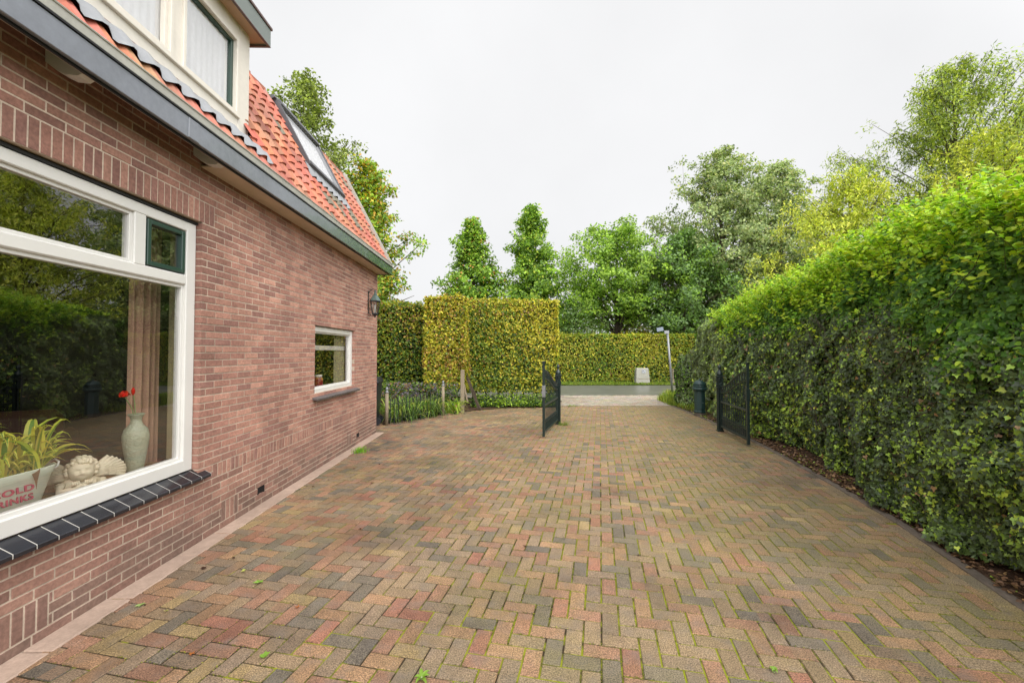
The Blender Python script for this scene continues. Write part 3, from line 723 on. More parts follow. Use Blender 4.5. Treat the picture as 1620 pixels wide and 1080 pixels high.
# --- skylight
b = MB()
def sky_box(b, y0, y1, z0, z1, o0, o1):
    s0, s1 = (z0-RZ0)/su.z, (z1-RZ0)/su.z
    vs = [roof_pt(y0,s0,o0),roof_pt(y1,s0,o0),roof_pt(y1,s1,o0),roof_pt(y0,s1,o0),roof_pt(y0,s0,o1),roof_pt(y1,s0,o1),roof_pt(y1,s1,o1),roof_pt(y0,s1,o1)]
    b.add(vs, [(0,3,2,1),(4,5,6,7),(0,1,5,4),(1,2,6,5),(2,3,7,6),(3,0,4,7)])
SZ0, SZ1 = 4.26, 5.20
sky_box(b, 6.02, 6.07, SZ0, SZ1, 0, .095); sky_box(b, 7.31, 7.36, SZ0, SZ1, 0, .095)
sky_box(b, 6.071, 7.309, SZ0, SZ0+.06, 0, .105); sky_box(b, 6.071, 7.309, SZ1-.07, SZ1, 0, .115); sky_box(b, 5.98,7.40,SZ1-.01,SZ1+.03,.0,.09)
sk = hb(b, 'skylight', material('grey_aluminium', lin(104,104,108,.7), .4, .5, metal=.3)); sk['label'] = 'grey framed roof window set in the tiles'
b = MB(); s0, s1 = (SZ0+.05-RZ0)/su.z, (SZ1-.06-RZ0)/su.z
b.add([roof_pt(6.06,s0,.085),roof_pt(7.32,s0,.085),roof_pt(7.32,s1,.085),roof_pt(6.06,s1,.085)], [(0,1,2,3)]); b.build('pane', M_dglass, sk)
b = MB(); b.add([roof_pt(6.06,s0,.03),roof_pt(7.32,s0,.03),roof_pt(7.32,s1,.03),roof_pt(6.06,s1,.03)], [(0,1,2,3)]); b.build('blind', M_lace, sk)
b = MB(); vs = []; fs = []
for i in range(60):
    y = 5.93+i*(7.45-5.93)/59; wv = .024*math.sin(2*math.pi*((y-8.72)/TW+.05))
    vs += [roof_pt(y, (SZ0-.17-RZ0)/su.z, wv+.05), roof_pt(y, (SZ0+.01-RZ0)/su.z, .06)]
for i in range(59): fs.append((2*i,2*i+2,2*i+3,2*i+1))
b.add(vs, fs); b.build('apron', M_lead, sk, smooth=True)

# ---------------------------------------------------------------- wall lantern
ln = empty('wall_lantern', (-2.495, 8.17, 2.34), label='small dark lantern with tapered glass fixed high near the house corner', cat='wall lantern')
b = MB()
for k in range(6):
    a = k*math.pi/3; b.tube([(.055*math.cos(a),.055*math.sin(a),.03),(.095*math.cos(a),.095*math.sin(a),.26)], .006, 5)
b.lathe([(.0,-.05),(.012,-.045),(.02,-.02),(.06,.01),(.062,.03),(.05,.035)], 6, smooth if False else (0,0,0))
b.lathe([(.108,.255),(.11,.265),(.10,.27)], 6); b.tube([(0,0,.44),(0,0,.475),(-.04,0,.50),(-.09,0,.47),(-.13,0,.42)], .007, 6); b.box(-.134,-.124,-.02,.02,.03,.46, bev=.003)
b.tube([(-.125,0,.05),(-.07,0,-.01),(-.02,0,-.02)], .006, 6); b.build('frame', M_ironb, ln)
b = MB(); b.lathe([(.052,.035),(.09,.256)], 6); b.build('glass', M_lampg, ln)
b = MB(); b.lathe([(.105,.27),(.085,.31),(.055,.36),(.035,.38),(.038,.395),(.02,.41),(.015,.44),(.022,.455),(.0,.475)], 6); b.build('roof_cap', M_copper, ln)
b = MB(); b.lathe([(.02,.04),(.022,.1),(.018,.19),(.0,.21)], 10); b.build('bulb', M_white, ln)

# ---------------------------------------------------------------- things on the window sills
z0 = .70
# bucket planter with lettering
bk = empty('metal_planter', (-2.875, 2.46, z0), label='pale enamel bucket lettered COLD DRINKS holding a striped plant on the window sill', cat='planter')
b = MB(); n = 28
def ov(rx, ry, z): return [(rx*math.copysign(abs(math.cos(2*math.pi*k/n))**.55, math.cos(2*math.pi*k/n)), ry*math.copysign(abs(math.sin(2*math.pi*k/n))**.55, math.sin(2*math.pi*k/n)), z) for k in range(n)]
vs = []; rings = [(.075,.20,0),(.078,.204,.01),(.098,.262,.19),(.102,.268,.195),(.100,.270,.21),(.108,.284,.235),(.104,.280,.24),(.096,.265,.205)]
for r in rings: vs += ov(*r)
fs = [tuple(range(n))[::-1], tuple((len(rings)-1)*n+k for k in range(n))]
for i in range(len(rings)-1):
    for k in range(n): fs.append((i*n+k, i*n+(k+1)%n, (i+1)*n+(k+1)%n, (i+1)*n+k))
b.add(vs, fs); b.build('bucket', M_bucket, bk, smooth=True)
for sgn in (-1,1):
    b = MB(); b.tube([(.03,sgn*.278,.20),(.035,sgn*.305,.21),(.03,sgn*.318,.235),(0,sgn*.322,.25),(-.03,sgn*.318,.235),(-.035,sgn*.305,.21),(-.03,sgn*.278,.20)], .006, 6); b.build('handle', M_white, bk, smooth=True)
def text_mesh(txt, size, name, mat, parent, loc, rot):
    cu = bpy.data.curves.new(name, 'FONT'); cu.body = txt; cu.size = size; cu.extrude = .0025; cu.align_x = 'CENTER'; cu.space_character = 1.12
    cu.offset = .0012
    o = bpy.data.objects.new(name, cu); COL.objects.link(o)
    bpy.context.view_layer.update(); dg = bpy.context.evaluated_depsgraph_get()
    me = bpy.data.meshes.new_from_object(o.evaluated_get(dg)); bpy.data.objects.remove(o)
    me.materials.clear(); me.materials.append(mat)
    q = bpy.data.objects.new(name, me); COL.objects.link(q); q.parent = parent; q.location = loc; q.rotation_euler = rot
    return q
text_mesh('COLD', .05, 'lettering', M_pink, bk, (.0985, .008, .125), (R(83), 0, R(90))).scale = (1.5, 1, 1)
text_mesh('DRINKS', .05, 'lettering', M_pink, bk, (.0925, .004, .070), (R(83), 0, R(90))).scale = (1.22, 1, 1)
# striped plant
b = MB(); prg = random.Random(3)
def strap(b, base, az, reach, rise, wd, tipdrop, cols, seg=7, twist=0):
    d = Vector((math.cos(az), math.sin(az), 0)); sd_ = Vector((-math.sin(az), math.cos(az), 0)); vs = []; fs = []; cc = []
    for i in range(seg+1):
        t = i/seg; p = Vector(base)+d*reach*t**1.1+Vector((0,0,rise*math.sin(t*math.pi*.55)/math.sin(math.pi*.55)-tipdrop*t**3))
        wv = wd*(math.sin(math.pi*min(1,t*.85+.12))**.8)*(1-t**4)+.0005
        vs += [p-sd_*wv+Vector((0,0,wv*.35)), p-sd_*wv*.4, p+sd_*wv*.4, p+sd_*wv+Vector((0,0,wv*.35))]
    bse = len(b.f)
    for i in range(seg):
        for k in range(3):
            q = (4*i+k, 4*i+k+1, 4*i+k+5, 4*i+k+4); b.add([], [], (1,1,1)); fs.append(q); cc.append(cols[k])
    v0 = len(b.v); b.v += [tuple(v) for v in vs]
    for q, c in zip(fs, cc): b.f.append(tuple(v0+x for x in q)); b.c.append(c); b.m.append(0)
yl, gr = lin(224,218,92,1), lin(140,158,60,.85)
for i in range(150):
    az = prg.uniform(0, 2*math.pi); by = prg.uniform(-.22,.22); bx = prg.uniform(-.05,.05)
    rch = prg.uniform(.12,.42)*(1 if abs(math.sin(az)) > .5 else .55); rise = prg.uniform(.12,.36)
    if math.cos(az) > 0: rch = min(rch, (.10-bx)/max(math.cos(az), .05))
    c1 = tuple(v*prg.uniform(.8,1.1) for v in yl); c2 = tuple(v*prg.uniform(.7,1.3) for v in gr)
    strap(b, (bx,by,.18), az, rch, rise, prg.uniform(.022,.036), prg.uniform(0,.12), (c1,c2,c1))
b.build('striped_plant', M_leaf, bk)
b = MB(); br = lin(138,104,80,.7); strap(b, (.09,.12,.225), R(-20), .03, .02, .022, .12, (br,br,br)); b.build('withered_leaf', M_leaf, bk)
# cherub bust with wings
chb = empty('cherub_figurine', (-2.86, 2.94, z0), R(48), label='cream plaster cherub bust with spread wings behind the window', cat='figurine')
b = MB()
def ico(b, c, r, sub=(1,1,1), n=14, m_=10, f=None):
    vs = []; fs = []
    for j in range(m_+1):
        th = math.pi*j/m_
        for k in range(n):
            ph = 2*math.pi*k/n; d = Vector((math.sin(th)*math.cos(ph), math.sin(th)*math.sin(ph), math.cos(th)))
            rr = r*(f(d) if f else 1); vs.append((c[0]+d.x*rr*sub[0], c[1]+d.y*rr*sub[1], c[2]+d.z*rr*sub[2]))
    for j in range(m_):
        for k in range(n): fs.append((j*n+k, (j+1)*n+k, (j+1)*n+(k+1)%n, j*n+(k+1)%n))
    b.add(vs, fs)
def face(d):   # front is -Y
    r = 1.0
    fr = -d.y
    if fr > .3:
        r += .24*math.exp(-((d.x)**2/.012+(d.z+.05)**2/.025))            # nose
        r -= .17*math.exp(-((abs(d.x)-.3)**2/.016+(d.z-.10)**2/.010)); r += .05*math.exp(-((abs(d.x)-.3)**2/.004+(d.z-.09)**2/.002)); r += .06*math.exp(-((abs(d.x)-.3)**2/.03+(d.z-.27)**2/.004))    # eye sockets
        r += .10*math.exp(-((abs(d.x)-.38)**2/.04+(d.z+.22)**2/.04))    # cheeks
        r += .11*math.exp(-((d.x)**2/.03+(d.z+.42)**2/.004)) - .13*math.exp(-((d.x)**2/.04+(d.z+.36)**2/.0015))   # lips
        r += .05*math.exp(-((d.x)**2/.03+(d.z+.62)**2/.02))
    return r
ico(b, (0,-.01,.125), .068, (.92,.95,1.06), 40, 34, face)
ico(b, (0,.012,.035), .085, (1.1,.6,.65), 20, 12)
b.tube([(0,0,.03),(0,0,.09)], [.045,.034], 14)
for s_ in (-1,1):     # folded arms under the chin
    b.tube([(s_*.085,-.01,.05),(s_*.09,-.05,.012),(s_*.02,-.065,.03),(s_*.0,-.068,.055)], [.026,.024,.018,.015], 10)
    for q in range(4): b.tube([(s_*(.012+q*.009),-.07,.045),(s_*(.012+q*.009),-.078,.062),(s_*(.014+q*.009),-.07,.074)], [.006,.006,.004], 6)
b.build('body', M_plaster, chb, smooth=True); chb.scale = (1.12,1.12,1.12)
b = MB()
for i in range(150):
    th = math.acos(prg.uniform(-.35,1)); ph = prg.uniform(0,2*math.pi)
    d = Vector((math.sin(th)*math.cos(ph), math.sin(th)*math.sin(ph), math.cos(th)))
    if d.y < -.25 and d.z < .60: continue
    ico(b, (d.x*.066, -.01+d.y*.068, .125+d.z*.074), prg.uniform(.011,.017), (1,1,1), 7, 5)
b.build('curls', M_plaster, chb, smooth=True)
for s_ in (-1,1):
    b = MB()
    for row, (cnt, ln_, zz) in enumerate(((9,.14,.0),(8,.10,.004),(7,.07,.008))):
        for q in range(cnt):
            a = R(62-q*(88/cnt)); x0, zf = s_*.045, .085
            tip = (x0+s_*ln_*math.cos(a)*1.15, .03-zz*2, zf+ln_*math.sin(a)*.8)
            mid = ((x0+tip[0])/2, .026-zz*2, (zf+tip[2])/2+.006)
            b.tube([(x0,.02-zz,zf-.01),mid,tip], [.011,.019,.009], 6)
    b.build('wing', M_plaster, chb, smooth=True)
# vase and red flower
vs_ = empty('ceramic_vase', (-2.86, 3.36, z0), label='tall pale green embossed vase beside the curtain', cat='vase')
b = MB(); b.lathe([(.046,0),(.05,.01),(.056,.06),(.07,.16),(.082,.25),(.083,.29),(.072,.335),(.045,.37),(.035,.39),(.034,.415),(.045,.44),(.056,.452),(.05,.455),(.03,.42)], 32); b.build('body', M_porc, vs_, smooth=True)
fl = empty('red_flower', (-2.86, 3.36, z0+.42), label='red artificial flower and bud standing in the pale green vase', cat='flower')
b = MB(); b.tube([(0,0,-.05),(.01,-.05,.08),(.02,-.12,.17)], .004, 6); b.tube([(0,0,-.05),(0,-.015,.10),(0,-.03,.20)], .004, 6); b.build('stem', M_stem, fl)
b = MB()
for i in range(70):
    th = prg.uniform(0,1.5); ph = prg.uniform(0,6.28); d = Vector((math.sin(th)*math.cos(ph), math.sin(th)*math.sin(ph), math.cos(th)))
    c = Vector((.02,-.13,.185))+d*prg.uniform(.012,.034); t1 = d.orthogonal().normalized(); t2 = d.cross(t1); s_ = .012
    b.add([c-t1*s_, c-t2*s_*.8+d*.005, c+t1*s_, c+t2*s_+d*.006], [(0,1,2,3)])
b.build('petals', M_red, fl)
b = MB(); b.lathe([(.003,.18),(.012,.2),(.012,.22),(.003,.24)], 8, at=(0,-.033,0)); b.build('bud', M_red, fl)
b = MB()
for i in range(9): strap(b, (0,0,0), i*.75, .055, .045, .008, .03, (lin(150,165,130,.8),)*3, 4)
b.build('leaf_sprig', M_leaf, fl)
def curtain(name, y0, y1, x, z0, z1, mat, label, ycut=1):
    b = MB(); vs = []; fs = []; n = 60
    for i in range(n+1):
        t = i/n; y = y0+(y1-y0)*t; xx = x+.035*math.sin(t*26)+.012*math.sin(t*61)
        vs += [(xx,y,z0),(xx,y,z1)]
    for i in range(n): fs.append((2*i,2*i+2,2*i+3,2*i+1))
    b.add(vs, fs); return b.build(name, mat, smooth=True, label=label, cat='curtain')
curtain('curtain', 3.50, 3.80, -3.06, .36, 2.7, M_curt, 'brownish pink curtain hanging behind the right end of the big window')
curtain('curtain', 3.70, 3.80, -2.86, .72, 2.7, M_curt2, 'narrow cream curtain hanging against the right jamb of the big window')
tv = empty('television', (-6.2, 4.9, .32), R(20), label='black flat television deep inside the dark room', cat='television')
b = MB(); b.box(-.55,.55,-.03,.03,.62,1.28, bev=.008); b.build('screen', M_tv, tv)
b = MB(); b.box(-.03,.03,-.03,.03,.42,.62); b.box(-.5,.5,-.2,.2,0,.42, bev=.01); b.build('stand', M_wood, tv)
ch2 = empty('armchair', (-4.3, 3.6, .32), R(35), label='brown armchair standing in the dark room behind the cherub', cat='armchair')
b = MB(); b.box(-.4,.4,-.35,.35,.12,.42, bev=.05); b.box(-.4,.4,.25,.42,.42,.78, bev=.06); b.box(-.5,-.38,-.38,.4,.1,.6, bev=.05); b.box(.38,.5,-.38,.4,.1,.6, bev=.05); b.build('upholstery', material('brown_leather', (.10,.045,.025), .5, .4), ch2)
for sx in (-1,1):
    for sy in (-1,1): b = MB(); b.box(sx*.38-.03,sx*.38+.03,sy*.3-.03,sy*.3+.03,0,.12); b.build('foot', M_wood, ch2)

# kettle and jar
kt = empty('kettle', (-2.86, 6.18, 1.09), label='small shining steel kettle behind the small window', cat='kettle')
b = MB(); b.lathe([(.07,0),(.085,.03),(.088,.08),(.06,.13),(.03,.145),(.012,.15),(.014,.165),(.0,.175)], 20); b.build('body', M_steel, kt, smooth=True)
b = MB(); b.tube([(0,.07,.11),(0,.12,.12),(0,.14,.08),(0,.12,.03),(0,.085,.02)], .008, 6); b.build('handle', M_steel, kt, smooth=True)
b = MB(); b.tube([(0,-.075,.05),(0,-.12,.1),(0,-.14,.12)], [.014,.01,.008], 8); b.build('spout', M_steel, kt, smooth=True)
jr = empty('storage_jar', (-2.88, 6.62, 1.09), label='red glass jar with pale lid behind the small window', cat='jar')
b = MB(); b.lathe([(.06,0),(.065,.01),(.068,.13),(.05,.16)], 16); b.build('body', M_jar, jr, smooth=True)
b = MB(); b.lathe([(.052,.155),(.054,.19),(.0,.195)], 16); b.build('lid', M_cream, jr, smooth=True)

# ---------------------------------------------------------------- gates
def gate(name, hinge, free, label, flip, post_h):
    d = Vector((free[0]-hinge[0], free[1]-hinge[1], 0)); Lg = d.length; rz = math.atan2(d.y, d.x)
    root = empty(name, (hinge[0], hinge[1], 0), rz, label=label, cat='gate', group='leaves of the iron driveway gate')
    def top(t):          # swan-neck from the hinge side up to the free stile
        s_ = t*t*(3-2*t); return .93+.36*s_
    def low(t): s_ = t*t*(3-2*t); return .80+.33*s_*min(1,1) 
    b = MB(); b.box(-.02,.02,-.018,.018,.06,1.0, bev=.003); b.box(Lg-.025,Lg+.02,-.022,.022,.03,1.44, bev=.004)
    b.lathe([(.034,1.44),(.036,1.452),(.0,1.462)], 8, at=(Lg,0,0)); 
    for z in (.10,.60): b.box(.02,Lg-.025,-.018,.018,z,z+.035, bev=.003)
    b.build('frame', M_iron, root)
    b = MB(); n = 26
    b.tube([(.02+(Lg-.04)*i/n,0,top(i/n)) for i in range(n+1)], .018, 6); b.tube([(.02+(Lg-.04)*i/n,0,low(i/n)) for i in range(n+1)], .015, 6)
    m_ = 11
    for i in range(m_):
        t0, t1, tm = (i+.08)/m_, (i+.92)/m_, (i+.5)/m_; X = lambda t: .02+(Lg-.04)*t
        b.tube([(X(t0),0,low(t0)+.008),(X(t0)+.004,0,top(t0)-.05),(X(tm)-.01,0,top(tm)-.01),(X(tm)+.01,0,top(tm)-.015),(X(t1)-.004,0,top(t1)-.055),(X(t1),0,low(t1)+.008)], .011, 5)
    b.build('scroll_band', M_iron, root)
    for i in range(13):
        x = .02+(Lg-.045)*(i+1)/14; t = (x-.02)/(Lg-.04)
        b = MB(); b.tube([(x,0,.12),(x,0,low(t))], .008, 6); b.build('bar', M_iron, root)
    b = MB()
    for i in range(14):
        x = .02+(Lg-.045)*(i+.5)/14; b.tube([(x,0,.12),(x,0,.30)], .006, 5); b.lathe([(.002,.30),(.011,.315),(.0,.35)], 6, at=(x,0,0))
    b.box(.02,Lg-.02,-.004,.004,.275,.289); b.build('dog_bars', M_iron, root)
    b = MB(); cx, cz = Lg-.115, .88
    for rr, th in ((.078,.008),(.03,.012)): b.tube([(cx+rr*math.cos(2*math.pi*k/20),0,cz+rr*math.sin(2*math.pi*k/20)) for k in range(21)], th, 6)
    for k in range(8): b.tube([(cx+.03*math.cos(k*math.pi/4),0,cz+.03*math.sin(k*math.pi/4)),(cx+.075*math.cos(k*math.pi/4+.3),0,cz+.075*math.sin(k*math.pi/4+.3))], .007, 5)
    b.build('rosette', M_iron, root)
    b = MB(); b.box(Lg-.05,Lg+.024,-.03,.03,.78,1.0, bev=.004); b.box(Lg-.045,Lg-.02,-.06,.06,.86,.875, bev=.004); b.build('lock_box', M_galv if not flip else M_iron, root)
    # hinge post with finial
    p = empty('gate_post', (hinge[0]-d.normalized().x*.075, hinge[1]-d.normalized().y*.075, 0), rz, label=label.split(' iron gate')[0]+' gate post of clustered iron tubes topped by a pointed finial', cat='gate post', group='posts of the iron driveway gate')
    b = MB(); b.box(-.018,.018,-.018,.018,0,post_h-.25)
    for sx in (-1,1):
        for sy in (-1,1): b.tube([(sx*.036,sy*.036,0),(sx*.036,sy*.036,post_h-.25)], .015, 8)
    b.box(-.06,.06,-.06,.06,0,.03, bev=.004); b.build('shaft', M_iron, p)
    b = MB(); b.box(-.07,.07,-.07,.07,post_h-.48,post_h-.465, bev=.003); b.box(-.07,.07,-.07,.07,post_h-.26,post_h-.235, bev=.003)
    for sx in (-1,1):
        for zz in (post_h-.42, post_h-.31): b.tube([(sx*.062+.03*math.cos(k*.785)*.0,.03*math.cos(k*.785),zz+.04*math.sin(k*.785)) for k in range(9)], .006, 5)
        for zz in (post_h-.42, post_h-.31): b.tube([(.03*math.cos(k*.785),sx*.062,zz+.04*math.sin(k*.785)) for k in range(9)], .006, 5)
    b.build('collar', M_iron, p)
    b = MB(); b.lathe([(.06,post_h-.235),(.064,post_h-.20),(.05,post_h-.16),(.022,post_h-.12),(.02,post_h-.10),(.034,post_h-.08),(.038,post_h-.055),(.024,post_h-.025),(.008,post_h-.01),(.0,post_h+.02)], 12); b.build('finial', M_iron, p, smooth=True)
gate('iron_gate', (1.17, 9.62), (.72, 8.10), 'left iron gate leaf standing open alone on the driveway in front of the yellow hedge', False, 1.36)
gate('iron_gate', (4.42, 8.72), (4.20, 7.36), 'right iron gate leaf standing open against the ivy hedge', True, 1.38)

# ---------------------------------------------------------------- pillar box, street sign, cabinet, bin, posts
pb = empty('pillar_mailbox', (5.0, 10.95, 0), R(12), label='short dark green pillar mailbox with domed cap at the foot of the ivy hedge', cat='mailbox')
b = MB(); b.lathe([(.155,0),(.16,.05),(.13,.06),(.13,.09)], 8, rot=R(22.5)); b.build('base', M_kerb, pb)
b = MB(); b.lathe([(.15,.09),(.15,.12),(.132,.135),(.132,.60),(.142,.61),(.142,.63),(.13,.64)], 8, rot=R(22.5)); b.build('body', M_pillar, pb)
b = MB(); b.box(-.05,.05,-.131,-.124,.16,.56, bev=.003); b.box(-.04,.04,-.134,-.13,.18,.50, bev=.002); b.build('door', M_pillar, pb)
b = MB(); b.lathe([(.008,0),(.014,.008),(.0,.012)], 8, M=Matrix.Translation((-.01,-.134,.34)) @ Matrix.Rotation(R(90),4,'X')); b.build('keyhole', M_galv, pb)
b = MB(); b.lathe([(.14,.64),(.185,.67),(.19,.70),(.18,.72),(.165,.73),(.175,.76),(.17,.78)], 16); b.build('rim', M_pillar, pb)
b = MB(); b.lathe([(.165,.78),(.15,.83),(.115,.875),(.07,.90),(.03,.912),(.022,.925),(.03,.94),(.0,.955)], 16); b.build('dome', M_pillar, pb, smooth=True)
ss = empty('street_sign', (6.05, 15.4, -.03), label='leaning galvanised pole with small white street name plates beside the hedge end', cat='street sign')
lean = Matrix.Rotation(R(-4.2), 4, 'Y')
b = MB(); b.tube([(0,0,0),(0,0,2.45)], .038, 12, M=lean); b.build('pole', M_galv, ss, smooth=True)
b = MB(); b.box(-.17,.12,-.045,-.035,2.46,2.60, M=lean@Matrix.Rotation(R(-6),4,'Y')@Matrix.Rotation(R(18),4,'Z'), bev=.003); b.build('name_plate', M_signb, ss)
b = MB(); b.box(-.10,.06,-.06,-.05,2.34,2.45, M=lean@Matrix.Rotation(R(-25),4,'Z'), bev=.003); b.build('name_plate', M_sign, ss)
ub = empty('utility_cabinet', (7.18, 22.4, -.02), R(2), label='pale grey sloping-sided utility cabinet with white sticker in front of the far hedge', cat='utility cabinet')
b = MB(); vs = [(-.37,-.17,0),(.37,-.17,0),(.37,.17,0),(-.37,.17,0),(-.33,-.13,.78),(.30,-.13,.78),(.30,.13,.78),(-.33,.13,.78),(-.30,-.10,.82),(.27,-.10,.82),(.27,.10,.82),(-.30,.10,.82)]
b.add(vs, [(0,3,2,1),(0,1,5,4),(1,2,6,5),(2,3,7,6),(3,0,4,7),(4,5,9,8),(5,6,10,9),(6,7,11,10),(7,4,8,11),(8,9,10,11)])
b.add([(-.365,-.172,.26),(.362,-.172,.26),(.36,-.166,.275),(-.363,-.166,.275)], [(0,1,2,3)], mi=1); b.build('body', [M_box, M_postw], ub)
b = MB(); b.box(-.06,.14,-.156,-.146,.56,.74); b.build('sticker', M_sign, ub)
for q_ in ((-.02,.03,.66,.71),(.06,.085,.6,.63),(-.04,.0,.6,.61)): b = MB(); b.box(q_[0],q_[1],-.16,-.157,q_[2],q_[3]); b.build('sticker_mark', M_ironb, ub)
mp = empty('marker_post', (8.85, 22.3, 0), label='short square weathered wooden marker post by the far hedge', cat='post')
b = MB(); b.box(-.12,.12,-.1,.1,0,.72, bev=.015); b.build('post', M_postw, mp)
b = MB(); b.box(-.13,.13,-.11,.11,.72,.75, bev=.01); b.build('cap', M_postw, mp)
# bin behind the corner
wbn = empty('wheelie_bin', (-3.13, 9.75, 0), R(8), label='black wheelie bin just behind the house corner', cat='bin')
b = MB(); vs = []
for z, a, c in ((.06,.22,.24),(.9,.27,.32),(.93,.29,.34),(.96,.29,.34)):
    vs += [(-a,-c,z),(a,-c,z),(a,c,z),(-a,c,z)]
b.add(vs, [(3,2,1,0),(12,13,14,15)]+[(4*i+k,4*i+(k+1)%4,4*i+4+(k+1)%4,4*i+4+k) for i in range(3) for k in range(4)]); b.build('body', M_binp, wbn)
b = MB(); b.add([(-.3,-.36,.96),(.3,-.36,.96),(.3,.36,.96),(-.3,.36,.96),(-.25,-.3,1.03),(.25,-.3,1.03),(.25,.3,1.06),(-.25,.3,1.06)], [(3,2,1,0),(4,5,6,7),(0,1,5,4),(1,2,6,5),(2,3,7,6),(3,0,4,7)]); b.build('lid', M_binp, wbn)
for sy in (-1,1):
    b = MB(); b.tube([(.235,sy*.2-.03,.09),(.235,sy*.2+.03,.09)], .09, 16); b.build('wheel', M_ironb, wbn)
def ball_post(x, y, h, r, label):
    p = empty('fence_post', (x,y,0), label=label, cat='fence post')
    b = MB(); b.lathe([(r,0),(r*.97,h)], 14); b.build('shaft', M_postw, p, smooth=True)
    b = MB(); b.lathe([(r*1.1,h-.02),(r*1.1,h+.01),(r*.55,h+.02),(r*.5,h+.035),(r*.85,h+.06),(r*.6,h+.10),(0,h+.115)], 14); b.build('cap', M_galv, p, smooth=True)
ball_post(-2.66, 9.62, .74, .040, 'grey round fence post with ball cap nearest the black bin')
ball_post(-1.62, 11.1, .78, .038, 'grey round fence post with ball cap among the strap-leaved plants')
wp = empty('timber_post', (-1.17, 11.62, 0), label='square weathered timber post below the yellow hedge column', cat='post')
b = MB(); b.box(-.05,.05,-.045,.045,0,1.15, bev=.006); b.build('post', M_postw, wp); b = MB(); b.tube([(.03,.05,.75),(.1,.12,.35),(.12,.14,.28)], .03, 6); b.build('brace', M_postw, wp)
st = empty('leaning_bundle', (-.86, 12.2, 0), label='dark ragged bundle of sticks leaning against the hedge by the timber post', cat='stick bundle')
for _ in range(9): b = MB(); b.tube([(.13+rnd.uniform(-.05,.05),rnd.uniform(-.05,.05),.02),(-.05+rnd.uniform(-.05,.05),0,.45),(-.26+rnd.uniform(-.03,.03),.02,.95+rnd.uniform(-.15,.1))], [.014,.016,.007], 5); b.build('stick', M_bark, st)
fe = empty('picket_fence', (-2.66,9.62,0), math.atan2(11.1-9.62, 1.04), label='low black hooped wire fence between the two round posts', cat='fence')
FL = math.hypot(1.04,1.48); b = MB()
for i in range(15):
    x = .1+i*(FL-.2)/14; tall = .52+.05*math.sin(i*1.9)
    b = MB(); b.tube([(x,0,0),(x,0,tall)], .008, 6); b.lathe([(.004,tall),(.016,tall+.03),(0,tall+.08)], 6, at=(x,0,0)); b.build('picket', M_ironb, fe)
b = MB(); b.tube([(.03,0,.12),(FL-.03,0,.12)], .006, 5); b.tube([(.03,0,.46),(FL-.03,0,.46)], .006, 5)
for c in (.45,.9,1.35): b.tube([(c-.14,0,.46)]+[(c+.14*math.cos(a),0,.52+.17*math.sin(a)) for a in np.linspace(math.pi,0,10)]+[(c+.14,0,.46)], .007, 5)
b.build('rail', M_ironb, fe)

# ---------------------------------------------------------------- hedges
def slab_points(A, B, thick, h, n, face_w=(1,.2,.5,.5,.5), seed=0, bulge=.06, low=0.05, hfun=None, faces='front'):
    """points on the shell of a hedge running A->B; the front lies left of the line A->B normal given by side"""
    A = np.array(A, float); B = np.array(B, float); d = B-A; Ln = np.linalg.norm(d); d /= Ln; nr = np.array([d[1], -d[0]])   # right-hand normal = front
    areas = {'front': Ln*h, 'top': Ln*thick, 'a': thick*h, 'b': thick*h, 'back': Ln*h*.35}
    wts = np.array([areas[k] for k in ('front','top','a','b','back')]); c = NP.choice(5, n, p=wts/wts.sum())
    s = NP.random(n)*Ln; q = -NP.random(n)*thick; z = low+NP.random(n)*(h-low); Nn = np.zeros((n,3))
    Nn[c==0] = (*nr,0.15); q[c==0] = 0; z[c==1] = h; Nn[c==1] = (0,0,1)
    s[c==2] = 0; Nn[c==2] = (*-d,.1); s[c==3] = Ln; Nn[c==3] = (*d,.1); q[c==4] = -thick; Nn[c==4] = (*-nr,.1)
    if hfun is not None: z *= hfun(s)/h
    P = np.zeros((n,3)); P[:,:2] = A + s[:,None]*d + q[:,None]*nr; P[:,2] = z
    bl = (vnoise(P, 1.6, seed)-.5)*2*bulge + (vnoise(P, 5, seed+5)-.5)*bulge + NP.normal(0,.025,n) - np.abs(NP.normal(0,.03,n))
    P += Nn*bl[:,None]
    return P, Nn, c, s, z, d, nr, Ln
def hedge_core(name, A, B, thick, h, parent, inset=.1, low=.1):
    A = Vector((*A,0)); B = Vector((*B,0)); d = (B-A).normalized(); nr = Vector((d.y,-d.x,0))
    M = Matrix(((d.x,-nr.x,0,A.x),(d.y,-nr.y,0,A.y),(0,0,1,0),(0,0,0,1))); b = MB()
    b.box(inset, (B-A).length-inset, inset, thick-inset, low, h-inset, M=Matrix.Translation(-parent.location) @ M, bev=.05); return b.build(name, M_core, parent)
def stems(parent, A, B, thick, n, h=.5):
    A = Vector((*A,0)); B = Vector((*B,0)); d = (B-A).normalized(); nr = Vector((d.y,-d.x,0)); o_ = parent.location
    for i in range(n):
        p = A+(B-A)*((i+.5)/n)-nr*thick*.5-o_; b = MB(); b.tube([p, p+Vector((rnd.uniform(-.06,.06),rnd.uniform(-.06,.06),h))], [.03,.02], 6); b.build('stem', M_bark, parent)
OLIVE, YEL, GOLD, BRN, GRN, DGR = lin(150,150,44,.92), lin(202,194,66,.95), lin(204,166,72,.92), lin(160,126,82,.85), lin(118,146,48,.88), lin(66,92,36,.75)
LGR = lin(164,192,60,.9)
